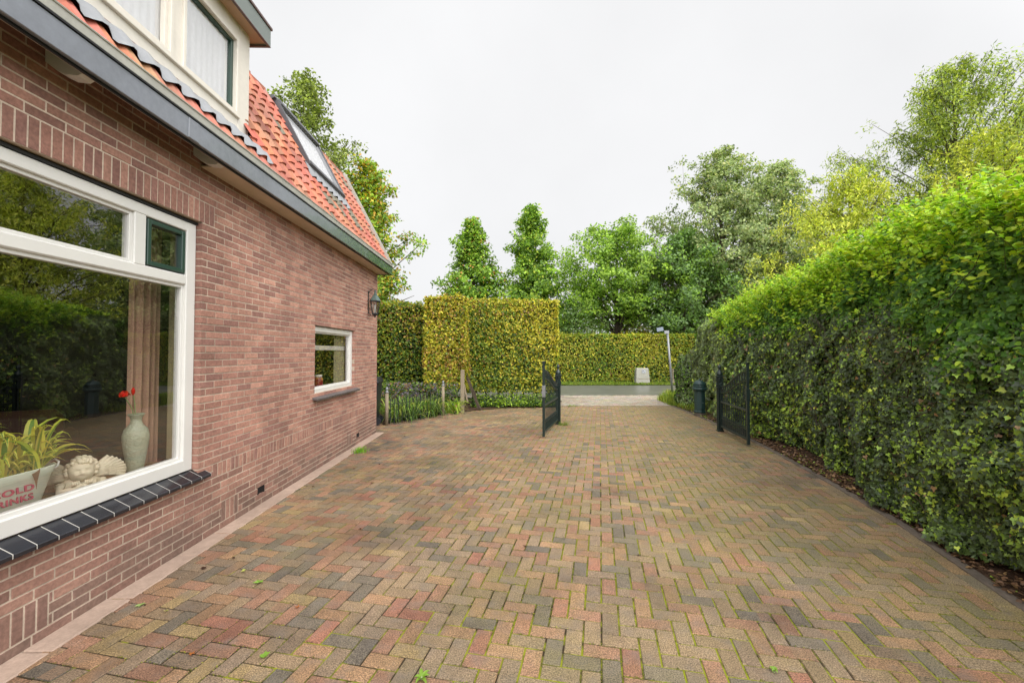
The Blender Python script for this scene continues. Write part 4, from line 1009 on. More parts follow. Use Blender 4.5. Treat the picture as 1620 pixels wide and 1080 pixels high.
def beech(label, A, B, thick, h, n, palf, size=.075, low=.3, name='beech_hedge', leafpos=True, bulge=.05):
    t = empty(name, (A[0],A[1],0), label=label, cat='hedge')
    P, Nn, c, s, z, d, nr, Ln = slab_points(A, B, thick, h, n, low=low, bulge=bulge)
    C = palf(P, s/Ln, z/h, c)
    m2 = int(Ln*70); sh = np.zeros((m2,3)); ss_ = NP.random(m2//7+1)*Ln; k2 = np.arange(m2)//7; up = (np.arange(m2) % 7)/7.; hh_ = np.abs(NP.normal(0,.10,m2//7+1))
    base_ = np.array(A)+ss_[k2][:,None]*d-(NP.random(m2//7+1)[k2]*thick)[:,None]*nr; sh[:,:2] = base_+NP.normal(0,.012,(m2,2)); sh[:,2] = h+up*hh_[k2]
    P = np.concatenate([P, sh]); Nn = np.concatenate([Nn, NP.normal(0,1,(m2,3))]); C = np.concatenate([C, palf(sh, ss_[k2]/Ln, np.ones(m2), np.ones(m2))]); n += m2
    leaves_w(P, Nn, NP.uniform(.7,1.2,n)*size, C, M_leaf, t)
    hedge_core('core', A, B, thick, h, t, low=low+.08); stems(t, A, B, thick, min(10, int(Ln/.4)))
    return t
def leaves_w(P, Nn, sz, C, mat, t, shape='oval', jit=.55, droop=.8, name='foliage'):
    P = P - np.array(t.location)[None]; return leaves(name, P, Nn, sz, C, mat, t, shape, jit=jit, droop=droop)
def mixpal(P, ws, cols, jit=.16, sc=1.1, seed=0):
    """ws: (n,k) weights modulated by patch noise"""
    n = len(P); W = np.array(ws, float)
    for k in range(W.shape[1]): W[:,k] *= .25+2.2*vnoise(P, sc, seed+k*7)**2
    W /= W.sum(1)[:,None]; cum = W.cumsum(1); r = NP.random(n)[:,None]; idx = (r > cum).sum(1).clip(0, W.shape[1]-1)
    return np.array(cols)[idx]*(1+NP.normal(0, jit, (n,1)))
def pal_yellow(P, s, z, c):
    o = np.ones(len(P)); zz = np.clip(z,0,1)
    return mixpal(P, np.stack([o*1.1, (.35+1.2*s+.6*(zz>.9)), .08+.3*s*zz, .03+.3*(zz>.84)*(s<.8), 1.3-.7*s, .9*(1-zz)+.2], 1), [OLIVE,YEL,GOLD,BRN,GRN,DGR], .14, .8)
beech('tall clipped yellow-green beech hedge whose right end stands behind the left gate', (-1.25,13.1), (1.62,13.1), 1.0, 3.24, 32000, pal_yellow, low=.42, bulge=.09)
def pal_gold(P, s, z, c):
    o = np.ones(len(P)); zz = np.clip(z,0,1); low_ = ((zz>.38)&(zz<.55))*1.0
    return mixpal(P, np.stack([o*.8, 1.0+.4*s, .6+1.1*low_, .3+.6*low_, o*.5, o*.1], 1), [OLIVE,YEL,GOLD,BRN,GRN,DGR], .14, .8)
beech('narrow golden beech hedge column standing forward beside the timber post', (-2.28,12.0), (-1.16,11.95), .9, 3.2, 15000, pal_gold, low=.6, bulge=.07)
def pal_dark(P, s, z, c):
    o = np.ones(len(P)); zz = np.clip(z,0,1)
    return mixpal(P, np.stack([o*.8, .08+.15*zz, .03+.05*zz, .08+.6*zz**5, o*.9, 1.5-.9*zz], 1), [OLIVE,YEL,GOLD,BRN,GRN,DGR], .14, .8)
beech('darker beech hedge with thin brownish top next to the house corner', (-6.5,12.6), (-2.2,12.6), .8, 3.05, 26000, pal_dark, low=.35, bulge=.08)
def pal_far(P, s, z, c):
    o = np.ones(len(P)); zz = np.clip(z,0,1)
    return mixpal(P, np.stack([o*1.3, .45+.3*zz, o*.04, .05*o, o*1.0, .5*(1-zz), .5*(zz>.93)+.1], 1), [OLIVE,YEL,GOLD,BRN,GRN,DGR,LGR], .2)
beech('long low clipped green hedge along the far side of the road', (-9,23.6), (18,23.6), 1.0, 2.62, 68000, pal_far, size=.10, low=.06)

# right hedge: ivy face below, bright sprays on top
HX = [(-1.5,3.05),(1.5,3.25),(3.0,3.62),(4.3,3.98),(5.4,4.35),(7.0,4.75),(8.6,4.92),(10.2,5.28),(11.0,5.48),(12.3,5.5)]   # (y, x of the face)
def face_x(y): return np.interp(y, [p[0] for p in HX], [p[1] for p in HX])
def top_h(y): return np.interp(y, [0,2.6,3.3,4.0,4.8,6.2,8,10,12.3], [2.78,2.78,2.8,2.92,3.02,2.93,2.80,2.66,2.58])
rh = empty('ivy_hedge', (4.6, 6, 0), label='big right-hand hedge, dark ivy below and bright green sprays on top', cat='hedge')
IVD, IVM, IVL, IVY = lin(64,80,46,.78), lin(88,110,54,.84), lin(146,178,62,.92), lin(182,200,74,.92)
HBG, HBM, HBD = lin(186,210,60,1), lin(124,168,50,.92), lin(84,128,44,.85)
def hedge_side(n, ymin, ymax, size, nm):
    y = ymin+NP.random(n)*(ymax-ymin); tz = NP.random(n); z = .06+tz*(top_h(y)-.0)
    P = np.stack([face_x(y), y, z], 1)
    rel = z/top_h(y)
    lean_in = np.where(z > 2.0, (z-2.0)*.28, 0) + np.where(rel > .9, (rel-.9)*2.6, 0) - .10*np.exp(-((rel-.35)/.3)**2) + np.where(z < .35, (.35-z)*.45, 0)
    bump = (vnoise(P, .9, 3)-.5)*.30 + (vnoise(P, 2.6, 9)-.5)*.26 + (vnoise(P, 6, 4)-.5)*.20
    dep = np.abs(NP.normal(0,.05,n))
    P[:,0] += lean_in - bump + dep + np.where((P[:,2] < .3), -.12*(vnoise(P*np.array([0,1,0]), 1.7, 88)-.3)*(.3-P[:,2])/.3*3, 0)
    P[:,2] += (vnoise(P, 1.3, 77)-.5)*.22*(rel > .93)
    Nn = np.zeros((n,3)); Nn[:,0] = -1; Nn[:,1] = -.25; Nn[:,2] = .25+.9*np.clip((rel-.8)*4, 0, 1)
    hb_ = (np.clip((z-(1.62+.55*np.clip((y-4)/6, -.4, 1)) + (vnoise(P, 1.1, 21)-.5)*1.1)*2.4, 0, 1))*(y < 10.5+(vnoise(P,1.5,5)-.5))
    isb = NP.random(n) < hb_
    pt = vnoise(P, 1.8, 31); pt2 = vnoise(P, .8, 12); o = np.ones(n)
    lo = np.clip(1-z/1.5, 0, 1)
    Wi = np.stack([o*1.0, o*1.2, .24+.85*lo*(pt > .48)+.3*(pt2 > .55), .07+.34*(pt > .58)*lo, .04*o], 1)
    Ci = mixpal(P, Wi, [IVD,IVM,IVL,IVY,BRN], .2, 2.4, 40)
    gr_ = o*(y > 9.6)*.8; Ci = Ci*(1-gr_[:,None]*.35) + np.array(lin(136,150,96,.8))[None]*gr_[:,None]*.55
    Cb = mixpal(P, np.stack([.06+2.2*np.clip((rel-.84)*6,0,1), o*.9, 1.3-1.1*np.clip((rel-.75)*4,0,1)], 1), [HBG,HBM,HBD], .18, 2.0, 60)
    C = np.where(isb[:,None], Cb, Ci)
    sz = NP.uniform(.5,1.4,n)*size
    keep = np.ones(n, bool)
    for nm2, mask, shp, dr, mt in ((nm, ~isb, 'ivy', 1.3, M_leafg), (nm.replace('ivy','hornbeam'), isb, 'oval', .5, M_leaf)):
        if mask.sum() < 10: continue
        leaves_w(P[mask], Nn[mask], sz[mask]*(1 if shp=='ivy' else 1.15), C[mask], mt, rh, shp, .42, dr, nm2)
hedge_side(58000, 2.2, 5.2, .038, 'ivy_leaves'); hedge_side(38000, 5.2, 8.4, .046, 'ivy_leaves'); hedge_side(22000, 8.4, 12.3, .062, 'ivy_leaves'); hedge_side(7000, .2, 2.2, .07, 'ivy_leaves')
# top and far end
n = 16000; y = .2+NP.random(n)*12.1; q = NP.random(n); P = np.stack([face_x(y)+.32+q*1.15, y, top_h(y)+.02+(vnoise(np.stack([q*3,y,y*0],1),1.2,8)-.5)*.3+.14*np.sin(q*math.pi)], 1)
C = mixpal(P, np.stack([np.ones(n)*1.4,np.ones(n)*.9,np.ones(n)*.3],1), [HBG,HBM,HBD], .18); Nn = np.tile((-.2,0,1.),(n,1))
leaves_w(P, Nn, NP.uniform(.7,1.2,n)*.075, C, M_leaf, rh, 'oval', .6, 0, 'hornbeam_top')
n = 7000; x = 5.5+NP.random(n)*1.4; z = .05+NP.random(n)*2.5; P = np.stack([x, 12.3+NP.normal(0,.06,n), z], 1)
C = mixpal(P, np.ones((n,3)), [IVD,IVM,HBM], .2); leaves_w(P, np.tile((0,1.,.1),(n,1)), NP.uniform(.7,1.2,n)*.075, C, M_leaf, rh, 'ivy', .5, 1, 'ivy_leaves')
# sprays
ns_ = 1900; sp_P=[]; sp_N=[]; sp_S=[]; sp_C=[]; tw = MB()
for i in range(ns_):
    y = rnd.uniform(1.5,11.3); q = abs(rnd.gauss(0,.35)); th = float(top_h(y)); 
    face = rnd.random() < .45
    if face: zz = th-abs(rnd.gauss(0,.35)); x0 = float(face_x(y))+max(0,(zz-2)*.28)-.05
    else: zz = th-.03; x0 = float(face_x(y))+.3+q
    base = Vector((x0, y, zz)); ln_ = rnd.uniform(.14,.48)*(1 if not face else .8)
    dr = Vector((-rnd.uniform(.2,.9) if face else rnd.uniform(-.5,.25), rnd.uniform(-.5,.4), rnd.uniform(.55,1))).normalized()
    tip = base+dr*ln_+Vector((0,0,-.04)); k = int(ln_/.03)+2
    if i % 2 == 0: tw.tube([base, (base+tip)/2+Vector((0,0,.015)), tip], [.003,.002,.0012], 3, (.09,.10,.03), cap=False)
    tone = rnd.uniform(.8,1.15); bc = rnd.choice([HBG,HBG,HBM,lin(176,206,60,.9)])
    for j in range(k):
        t = (j+.6)/k; p = base.lerp(tip, t)+Vector((0,0,.03*math.sin(t*3)))
        sp_P.append(tuple(p)); sp_N.append((rnd.uniform(-.6,.3), rnd.uniform(-.6,.3), 1)); sp_S.append(.062*(1.15-.45*t)); sp_C.append([v*tone*rnd.uniform(.85,1.15) for v in bc])
leaves_w(np.array(sp_P), np.array(sp_N), np.array(sp_S), np.array(sp_C), M_leaf, rh, 'oval', .35, -.3, 'spray_leaves')
o = tw.build('twig', M_leaf, rh, kind='stuff'); o.matrix_parent_inverse = Matrix.Translation((-4.6,-6,0))
# creeping vines on the ivy face
vb = MB()
for i in range(90):
    y = rnd.uniform(2.4,11); z = rnd.uniform(.15,2.0); pts = []; yy, z_ = y, z; dy = rnd.choice((-1,1))*.07
    for k in range(8): pts.append((float(face_x(yy))-.10+rnd.uniform(-.03,.04), yy, z_)); yy += dy+rnd.uniform(-.03,.03); z_ += rnd.uniform(-.01,.1)
    vb.tube(pts, [.004]*8, 4, lin(96,76,58,.6), cap=False)
o = vb.build('vine', M_leaf, rh, kind='stuff'); o.matrix_parent_inverse = Matrix.Translation((-4.6,-6,0))
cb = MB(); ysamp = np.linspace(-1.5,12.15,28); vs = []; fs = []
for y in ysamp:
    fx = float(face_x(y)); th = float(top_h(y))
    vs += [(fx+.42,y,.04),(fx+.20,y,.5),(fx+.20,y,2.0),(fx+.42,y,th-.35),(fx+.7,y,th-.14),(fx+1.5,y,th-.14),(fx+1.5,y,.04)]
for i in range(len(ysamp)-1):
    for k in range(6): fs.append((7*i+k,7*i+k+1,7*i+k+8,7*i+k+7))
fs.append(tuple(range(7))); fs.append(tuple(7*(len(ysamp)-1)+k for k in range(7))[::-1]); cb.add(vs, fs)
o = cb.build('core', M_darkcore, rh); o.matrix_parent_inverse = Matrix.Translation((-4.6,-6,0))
n = 5200; yl_ = NP.uniform(-.5,12.8,n); xl_ = np.array([edge_x(v) for v in yl_])+.05+np.abs(NP.normal(0,.22,n)); P = np.stack([xl_, yl_, .015+.05*np.clip(xl_-np.array([edge_x(v) for v in yl_]),0,1)+NP.random(n)*.015],1)
leaves('leaf_litter', P, np.tile((0,0,1.),(n,1)), NP.uniform(.02,.05,n), mixpal(P, np.ones((n,5))*np.array([1,1,.7,.25,.3]), [lin(110,82,60,.7),lin(142,108,80,.75),lin(84,62,48,.6),IVL,lin(176,140,96,.8)], .2), M_leafg, None, 'oval', jit=.35, label='brown dead leaves and litter on the soil strip under the right hedge', cat='leaf litter', kind='stuff')
# smaller ivy shoulder beyond the mailbox
ih = empty('ivy_bush', (5.75,12.9,0), label='lower ivy-clad bush at the far end of the right hedge behind the mailbox', cat='bush')
n = 6500; th = NP.random(n)*2*math.pi; zz = NP.random(n)*1.5+.05; P = np.stack([5.85+.62*np.cos(th)*(1-.25*(zz/1.55)**3), 12.95+.8*np.sin(th)*(1-.25*(zz/1.55)**3), zz],1); Nn = np.stack([np.cos(th),np.sin(th),.3+0*th],1); P += Nn*((vnoise(P,2,3)-.5)*.25)[:,None]
leaves_w(P, Nn, NP.uniform(.7,1.2,n)*.07, mixpal(P, np.ones((n,4)), [IVD,IVM,lin(136,150,96,.8),HBM], .2), M_leafg, ih, 'ivy', .5, 1)
b = MB(); b.lathe([(.4,.0),(.48,.6),(.42,1.3),(.2,1.5)], 10, at=(.1,.05,0), sx=1, sy=1.3); b.build('core', M_core, ih)

# ---------------------------------------------------------------- trees
def tree(name, label, cat, x, y, h, prof, palette, wts, leaf=.13, limbs=60, per=9, cl=.38, nl=42, trunk=.16, t0=.25, rise=.28, droop=.2, shape='diamond', seed=1, wand=.0, jit=.16, tops=None, lean=0, group=None, lowtop=None, spread=1.0):
    """prof: list of (height fraction, radius)"""
    g = random.Random(seed); t = empty(name, (x,y,-.05), label=label, cat=cat, group=group)
    hs = [p[0] for p in prof]; rs = [p[1] for p in prof]
    wood = MB(); wood.tube([(lean*k/8*.0+lean*(k/8)**1.5*h*.08+math.sin(k*1.3+seed)*.02*h*.3*(k/8), math.cos(k*1.1+seed)*.015*h*.3*(k/8), h*.96*k/8) for k in range(9)], [trunk*(1-.93*k/8)+.01 for k in range(9)], 8)
    PP = []; CC = []; lc = np.array(palette)
    for i in range(limbs):
        f = (i+.5)/limbs; f = t0+(1-t0)*f**.9*.99; r = float(np.interp(f, hs, rs))*(g.uniform(.5,1.18) if g.random() < .8 else g.uniform(1.1,1.4))*spread; az = i*2.39996+g.uniform(-.4,.4)
        z1 = f*h; z_0 = max(h*t0*.6, z1-r*g.uniform(rise*.6,rise*1.5)-.1); base = Vector((lean*(z_0/h)**1.5*h*.08,0,z_0)); end = Vector((base.x+r*math.cos(az), r*math.sin(az), z1+g.uniform(-.1,.15)*r))
        mid = (base+end)/2+Vector((0,0,.12*r+.0)); rr = max(.012, trunk*.34*(1-f)+.012)
        wood.tube([base, mid, end], [rr, rr*.6, .008], 5, cap=False)
        m_ = max(2, int(per*(.35+.65*min(1, r/max(rs)))))
        for j in range(m_):
            s_ = g.uniform(.25,1.03)**.75; p = base*(1-s_)**2+mid*2*s_*(1-s_)+end*s_*s_
            p = p+Vector((g.gauss(0,.16),g.gauss(0,.16),g.gauss(0,.13)))*max(.5,r*.65)
            if g.random() < .5: wood.tube([base*(1-s_*.8)**2+mid*2*s_*.8*(1-s_*.8)+end*(s_*.8)**2, p], [.012,.005], 3, cap=False)
            sc = cl*g.uniform(.6,1.25); k = int(nl*g.uniform(.6,1.3)*(sc/cl))
            q = NP.normal(0,1,(k,3)); q /= np.linalg.norm(q,axis=1)[:,None]; q *= (NP.random((k,1))**.4)*sc; q[:,2] *= .62
            if wand: q[:,2] -= np.abs(NP.normal(0,wand,k)); q[:,:2] *= .8
            PP.append(np.array(p)[None]+q)
            wv = np.array(wts, float)*np.array([g.uniform(.2,1.8) for _ in wts]); wv /= wv.sum()
            CC.append(lc[NP.choice(len(lc), k, p=wv)]*g.uniform(.75,1.25)*(1+NP.normal(0,jit,(k,1))))
    wood.build('trunk', M_bark, t)
    P = np.concatenate(PP); C = np.concatenate(CC); ctr = np.array([0,0,h*.55]); Nn = P-ctr; Nn[:,2] = np.abs(Nn[:,2])*.5+h*.15; Nn /= np.linalg.norm(Nn,axis=1)[:,None]
    leaves('crown', P, Nn, NP.uniform(.65,1.25,len(P))*leaf, C, M_leaf, t, shape, jit=.7, droop=droop)
    return t
G1, G2, G3, G4 = lin(136,170,66,.92), lin(164,194,70,.95), lin(104,140,58,.9), lin(190,202,74,.95)
OR = lin(196,136,66,.9)
tree('oak_tree', 'tall upright dark green tree rising behind the tiled roof', 'tree', -8.0, 17, 12.9, [(0,2.6),(.5,2.6),(.7,1.9),(.85,1.4),(.95,.6),(1,.1)], [lin(136,150,76,.95),lin(164,176,90,.98),lin(108,122,62,.88)], [1,.8,.7], leaf=.13, limbs=95, per=9, cl=.36, nl=46, rise=1.1, seed=4)
tree('lime_tree', 'yellowing tree between the roof end and the hedges', 'tree', -5.35, 16.2, 9.1, [(0,1.7),(.3,1.9),(.5,1.75),(.62,1.65),(.75,1.35),(.88,.9),(1,.2)], [G1,G2,lin(196,176,66,.9),lin(206,160,56,.9),G3], [1,1,.8,.45,.7], leaf=.13, limbs=85, per=9, cl=.36, nl=44, rise=.7, seed=9)
tree('sweetgum_tree', 'left one of two conical trees beyond the road, orange tip', 'tree', -2.2, 28, 10.4, [(0,2.4),(.3,2.7),(.5,2.05),(.75,1.25),(.9,.6),(1,.05)], [G1,G2,G3,OR], [1,.8,.9,.1], leaf=.19, limbs=90, per=11, cl=.5, nl=40, rise=.5, seed=12, group='pair of conical trees')
tree('sweetgum_tree', 'right one of two conical trees beyond the road, taller and plain green', 'tree', 1.7, 28, 11.3, [(0,2.3),(.3,2.6),(.5,1.95),(.7,1.4),(.85,.8),(.95,.35),(1,.05)], [G1,G2,G3,G4], [1,.6,1,.2], leaf=.19, limbs=95, per=11, cl=.5, nl=40, rise=.5, seed=23, group='pair of conical trees')
tree('locust_tree', 'broad light green tree above the middle of the far hedge', 'tree', 7.6, 29, 10.4, [(0,2.5),(.35,3.4),(.6,3.9),(.8,3.3),(.93,2.2),(1,1.0)], [G2,G1,lin(158,192,70,.9),G3], [1,.9,.8,.5], leaf=.19, limbs=80, per=13, cl=.55, nl=38, trunk=.24, t0=.42, rise=.8, seed=31)
tree('maple_tree', 'mid green tree partly hidden between the broad light green tree and the tall grey-green trees', 'tree', 11.6, 27.5, 9.6, [(0,2),(.3,2.6),(.55,2.9),(.8,2.2),(1,.4)], [lin(122,156,80,.95),lin(116,144,92,.9),G1], [1,1,.5], leaf=.18, limbs=75, per=11, cl=.52, nl=38, trunk=.2, t0=.3, rise=.6, seed=37)
AL = [lin(144,162,104,1),lin(172,184,124,1),lin(118,136,88,.95),lin(182,180,124,1)]
tree('alder_tree', 'tallest grey-green tree beyond the far hedge, left of its twin', 'tree', 15.4, 30, 16.2, [(0,3),(.3,4.6),(.55,4.7),(.75,3.9),(.9,2.3),(1,.2)], AL, [1,.8,.7,.3], leaf=.19, limbs=150, per=13, cl=.52, nl=36, trunk=.24, t0=.2, rise=.9, seed=41)
tree('alder_tree', 'slightly shorter grey-green tree beyond the far hedge, right of its twin', 'tree', 20.0, 30.5, 15.6, [(0,2.6),(.3,3.8),(.55,3.8),(.75,3.0),(.9,1.7),(1,.2)], AL, [1,.7,.8,.4], leaf=.19, limbs=130, per=12, cl=.50, nl=36, trunk=.22, t0=.2, rise=.95, seed=47)
WI = [lin(190,200,76,1),lin(212,212,88,1),lin(162,176,70,.95),lin(150,170,78,.95)]
tree('willow_tree', 'tall airy willow with pale limbs behind the right hedge', 'tree', 20.6, 19.0, 15.2, [(0,3),(.4,4.6),(.6,4.4),(.75,3.6),(.9,2.2),(1,.6)], [WI[3],WI[2],WI[0],lin(96,116,62,.8)], [1,1,.7,.5], leaf=.2, limbs=160, per=13, cl=.46, nl=48, trunk=.24, t0=.25, rise=1.0, shape='slim', seed=53, wand=.28, droop=1.2)
tree('willow_tree', 'lower yellow-green willow left of the tall airy one', 'tree', 15.0, 18.2, 9.7, [(0,2.2),(.4,2.9),(.6,2.9),(.8,2.2),(.93,1.3),(1,.4)], WI, [1,1,.5,.2], leaf=.19, limbs=100, per=11, cl=.45, nl=40, trunk=.18, t0=.25, rise=.7, shape='slim', seed=59, wand=.18, droop=1.0)
tree('willow_tree', 'yellow-tinged willow at the right edge in front of the tall airy one', 'tree', 19.0, 16.2, 10.6, [(0,2.2),(.4,3.0),(.6,3.2),(.8,2.4),(.93,1.4),(1,.4)], [WI[1],WI[0],WI[2]], [1.2,1,.4], leaf=.19, limbs=100, per=10, cl=.42, nl=30, trunk=.18, t0=.25, rise=.8, shape='slim', seed=61, wand=.2, droop=1.0)
def shrub(label, x, y, w_, h, palette, n, leaf=.12, name='shrub', seed=0):
    t = empty(name, (x,y,0), label=label, cat='shrub'); q = NP.normal(0,1,(n,3)); q /= np.linalg.norm(q,axis=1)[:,None]; q *= NP.random((n,1))**.35
    P = np.stack([q[:,0]*w_, q[:,1]*w_*.6, h*.5+q[:,2]*h*.5],1); k = .55+.9*vnoise(P, 1.3, seed); P[:,0] *= k; P[:,2] *= .7+.5*vnoise(P+7, 1.1, seed+3); C = mixpal(P, np.ones((n,len(palette))), palette, .2)
    leaves('foliage', P, q, NP.uniform(.6,1.2,n)*leaf, C, M_leaf, t, 'diamond', jit=.6)
    for _ in range(5): b = MB(); b.tube([(0,0,0),(rnd.uniform(-.5,.5)*w_,rnd.uniform(-.3,.3)*w_,h*.7)], [.04,.01], 5); b.build('stem', M_bark, t)
shrub('grey-green shrub above the far hedge left of the broad light green tree', 4.6, 27, 2.0, 4.9, [lin(110,134,80,.8),lin(136,160,96,.85),G3], 6000, .15, seed=2)
shrub('reddish shrub glimpsed above the far hedge below the mid green tree', 9.6, 32, 1.7, 4.6, [lin(170,130,70,.8),G2,lin(186,150,70,.85)], 3500, .16, seed=6)
shrub('dark green shrub above the far hedge next to the street sign', 13.4, 29, 2.6, 4.6, [G3,lin(76,100,54,.75),G1], 6500, .16, seed=9)
shrub('pale green shrub above the far hedge behind the left conical trees', -.4, 26.5, 2.6, 5.0, [G1,G3,G2], 7000, .16, seed=12)
n = 46000; xx = NP.uniform(-60,75,n); zz = NP.random(n)**.8*(4.2+2.6*vnoise(np.stack([xx,xx*0,xx*0],1),.12,4)+1.2*vnoise(np.stack([xx,xx*0,xx*0],1),.7,5)); P = np.stack([xx, 44+NP.normal(0,1.2,n)+2*np.sin(xx*.2), zz],1)
leaves('distant_wood', P, np.tile((0,-1.,.5),(n,1)), NP.uniform(.6,1.2,n)*.4, mixpal(P, np.ones((n,3)), [lin(120,138,88,.8),lin(96,116,70,.75),lin(140,150,92,.85)], .18, .3), M_leaf, None, 'diamond', label='distant belt of trees beyond the far hedge', cat='woodland', kind='stuff')

# ---------------------------------------------------------------- grass, bed plants, ground ivy
def blades(name, n, fn, hmin, hmax, wd, cols, parent=None, bend=.5, seg=3, **k):
    b = MB(); g = random.Random(n)
    vs = []; fs = []; cc = []
    for i in range(n):
        x, y, z, hs = fn(g); az = g.uniform(0,6.28); L_ = g.uniform(hmin,hmax)*hs; d = Vector((math.cos(az),math.sin(az),0)); s_ = Vector((-d.y,d.x,0)); c = [v*g.uniform(.75,1.2) for v in g.choice(cols)]
        rch = L_*g.uniform(.1,bend); ba = len(vs)
        for q in range(seg+1):
            t = q/seg; p = Vector((x,y,z))+d*rch*t*t+Vector((0,0,L_*(t-.25*t*t*bend))); ww = wd*(1-t**2)*.5+.0004; vs += [tuple(p-s_*ww), tuple(p+s_*ww)]
        for q in range(seg): fs.append((ba+2*q,ba+2*q+1,ba+2*q+3,ba+2*q+2)); cc.append(c)
    return grid_mesh(np.array(vs), np.array(fs), name, M_leaf, parent, np.array(cc), **k)
GC = [lin(128,150,48,.8), lin(152,170,56,.85), lin(104,130,44,.75)]
blades('verge_grass', 24000, lambda g: (g.uniform(-9,20), g.uniform(21.45,23.2), -.02, 1), .05,.14,.02, GC, label='strip of bright grass along the far side of the road', cat='grass', kind='stuff')
def cornerf(g):
    while True:
        x, y = g.uniform(4.9,7.6), g.uniform(11.6,16.2)
        if x > 5.03+.09*max(0,y-12.9)+.55*max(0,y-14.6)*1.0 and (x-edge_x(min(y,12.9))) > .06: return (x, y, -.06+.05*min(1,x-5), .6+.8*math.exp(-((x-5.8)/.7)**2))
blades('corner_grass', 9000, cornerf, .10,.30,.016, GC+[lin(176,186,66,.9)], label='rough bright grass and weeds at the foot of the leaning street sign', cat='grass', kind='stuff')
GCD = [lin(70,92,40,.75), lin(104,128,48,.8), lin(54,74,36,.7), lin(140,160,60,.85)]
def bedf(g):
    t = g.random(); x, y = -3.0+t*4.55, (9.95+ (t*4.55)*1.0 if t < .42 else 12.72); return (x, min(y,12.75)+g.uniform(0,.5), 0, 1)
n = 5200; xb = NP.uniform(-1.0,1.55,n); yb = 12.62+NP.random(n)*.55; P = np.stack([xb,yb,.03+NP.random(n)*.32*np.clip((yb-12.5)*2.2,.2,1)],1)
leaves('ground_cover', P, np.tile((0,-.4,1.),(n,1)), NP.uniform(.04,.075,n), mixpal(P, np.ones((n,4)), [DGR,GRN,lin(64,96,52,.75),LGR], .2), M_leaf, None, 'oval', jit=.5, label='low dark green ground cover along the foot of the tall yellow-green hedge', cat='ground cover', kind='stuff')
# strap-leaved clumps behind the low fence
cl_pos = [(-2.62,10.15,.62),(-2.35,10.35,.7),(-2.15,10.75,.66),(-1.9,10.95,.72),(-2.5,10.75,.75),(-1.95,11.5,.75),(-2.3,11.2,.7),(-1.42,11.55,.55),(-2.75,10.6,.7)]
cw = ['nearest the black bin','second along the low fence from the bin','third along the low fence from the bin','just left of the second round post','in the second row behind the clump nearest the bin','below the left edge of the golden hedge column','in the second row in the middle of the bed','between the second round post and the timber post, brightest','against the dark hedge, farthest behind the bin']
for (x, y, hh), wh in zip(cl_pos, cw):
    t = empty('strap_leaf_plant', (x,y,0), label='clump of arching strap-shaped leaves '+wh, cat='garden plant', group='strap-leaved plants behind the low fence')
    bright = (x > -1.5); b = MB(); g = random.Random(int(x*100))
    base = [lin(170,198,76,.92),lin(190,210,90,.95)] if bright else [lin(104,136,60,.9),lin(134,160,70,.9),lin(170,188,84,.92),lin(84,110,60,.85)]
    for i in range(110):
        c = tuple(v*g.uniform(.8,1.15) for v in g.choice(base)); strap(b, (g.uniform(-.16,.16),g.uniform(-.16,.16),0), g.uniform(0,6.28), g.uniform(.2,.6)*hh/.65, g.uniform(.3,.85)*hh, g.uniform(.010,.017), g.uniform(.1,.6)*hh, (c,c,c), 6)
    b.build('foliage', M_leaf, t)
    for _ in range(3): b = MB(); b.tube([(g.uniform(-.1,.1),g.uniform(-.1,.1),0),(g.uniform(-.15,.15),g.uniform(-.15,.15),hh*.8)], .004, 4); b.build('stem', M_stem, t)
n = 2600; P = np.stack([NP.uniform(-3.4,-1.3,n), NP.uniform(11.2,12.3,n), NP.uniform(.02,.8,n)],1)
hyd = empty('hydrangea', (-2.5,11.7,0), label='low bushy plant with grey-purple faded flower heads in front of the dark hedge', cat='garden plant')
leaves_w(P, np.tile((0,-.6,.8),(n,1)), NP.uniform(.05,.09,n), mixpal(P, np.ones((n,4))*np.array([1,1,.5,.4]), [DGR,GRN,lin(120,112,124,.8),BRN], .2), M_leaf, hyd, 'oval', .5, .5)
for _ in range(10): b = MB(); b.tube([(rnd.uniform(-.8,1),rnd.uniform(-.4,.5),0),(rnd.uniform(-.8,1),rnd.uniform(-.4,.5),.7)], .006, 4); b.build('stem', M_bark, hyd)
# tufts and weeds in the paving
def tuft(x, y, n, h, label, rad=.05, cols=None):
    t = empty('grass_tuft', (x,y,0), label=label, cat='grass tuft')
    blades('blade', n, lambda g: (g.gauss(0,rad), g.gauss(0,rad), -.008, 1), h*.5, h, .006, cols or [lin(120,176,48,.85),lin(148,190,60,.9)], t, bend=.9)
tuft(-2.38, 7.05, 170, .13, 'bright green grass tuft on the paving beside the house wall', .055)
tuft(1.30, 9.55, 90, .14, 'weedy grass tuft at the foot of the left gate post', .07, GC)
tuft(2.0, 12.85, 120, .10, 'thin grass tuft at the threshold where the driveway meets the pale apron', .12, GC)
tuft(1.38, 12.9, 150, .18, 'ragged grass tuft at the right foot of the tall yellow-green hedge', .12, GC)
def weed(x, y, r, n, label):
    t = empty('dandelion_weed', (x,y,.002), label=label, cat='weed'); b = MB(); g = random.Random(int(x*77+n))
    for i in range(n): strap(b, (0,0,0), i*6.283/n+g.uniform(-.3,.3), r*g.uniform(.6,1.1), .02, .010, .01, (lin(140,176,66,.85),)*3, 5)
    b.build('leaf', M_leaf, t); b = MB(); b.lathe([(.008,-.005),(.006,.008),(0,.01)], 6); b.build('root_crown', M_stem, t)
weed(-.42, 2.18, .06, 6, 'small dandelion weed between the pavers at the bottom of the picture')
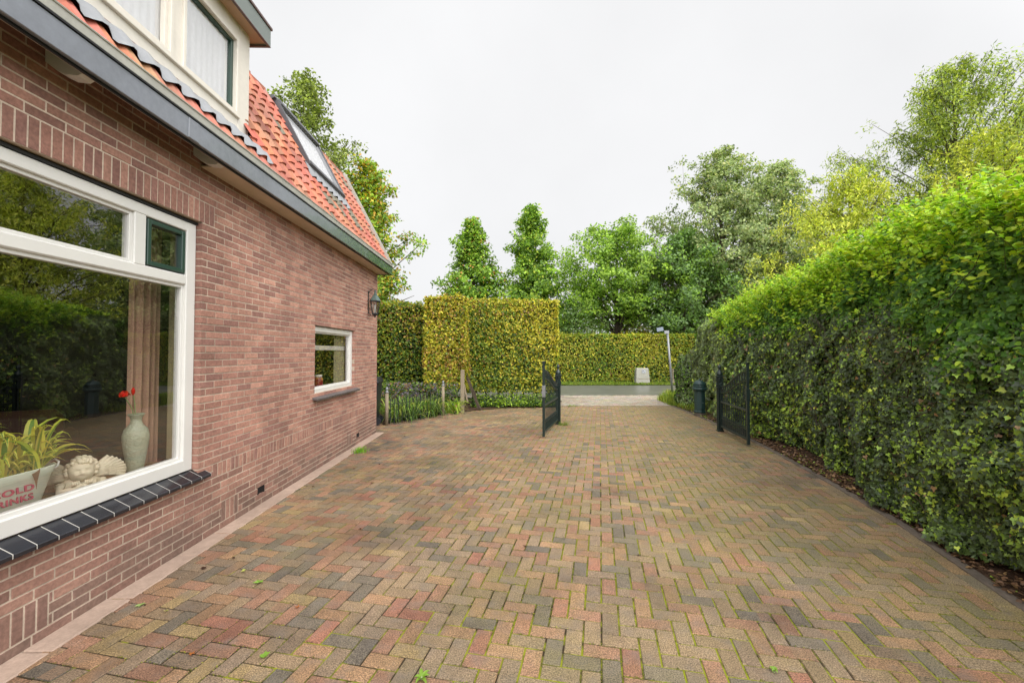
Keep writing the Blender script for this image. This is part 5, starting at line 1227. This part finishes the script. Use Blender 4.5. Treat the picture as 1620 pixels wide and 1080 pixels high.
weed(1.37, 2.2, .03, 5, 'tiny weed sprouting at the very bottom right of centre')
# fallen leaves
def fallen(px, py, size, col, label, group=None):
    dirv = co.rotation_euler.to_matrix() @ Vector(((px-810)/675, (540-py)/675, -1)); k = -H/dirv.z; x, y = dirv.x*k, dirv.y*k
    b = MB(); g = random.Random(px*3+py); n = 10; vs = [(0,0,.004)]
    for i in range(n): 
        a = 2*math.pi*i/n; r = size*(1 if i % 2 == 0 else .5)*g.uniform(.7,1.1); vs.append((r*math.cos(a), r*math.sin(a), .003+g.uniform(0,.014)))
    b.add(vs, [(0,i+1,(i+1)%n+1) for i in range(n)], col); o = b.build('fallen_leaf', M_leaf); o.location = (x,y,.003); o.rotation_euler = (0,0,g.uniform(0,6))
    tag(o, label, 'leaf', group or 'fallen leaves on the driveway')
GL, YL, BL, OL = lin(140,180,70,.85), lin(196,200,110,.85), lin(84,54,40,.7), lin(196,120,64,.8)
fallen(222,958,.035,lin(170,196,120,.85),'pale green fallen leaf lying nearest the house wall')
fallen(262,968,.016,YL,'tiny yellowish fallen leaf just right of the pale green one')
fallen(410,922,.038,GL,'bright green lobed leaf lying left of centre on the pavers')
fallen(418,1038,.038,GL,'bright green crumpled leaf near the bottom edge')
fallen(386,904,.022,YL,'pale yellow fallen leaf just left of the bright green lobed one')
fallen(322,900,.028,BL,'dark brown curled leaf close to the wall strip')
fallen(369,884,.018,BL,'small dark crumb of leaf above the dark brown curled leaf')
fallen(470,962,.020,OL,'orange-brown fallen leaf left of centre')
fallen(303,1036,.022,OL,'small orange leaf near the bottom left')
fallen(570,838,.014,BL,'little black speck of leaf in the middle distance left of centre')
for px, py in ((480,790),(495,770),(520,760),(600,735),(594,727),(612,712),(640,720),(560,742),(700,690),(735,655),(815,735),(760,640),(640,690),(588,765),(648,770),(905,730),(1012,700),(985,655),(830,865),(1010,880)):
    fallen(px, py, rnd.uniform(.012,.02), rnd.choice([BL,BL,lin(120,88,60,.7)]), 'tiny dark bit of dead leaf scattered on the driveway', 'scattered dark leaf bits')
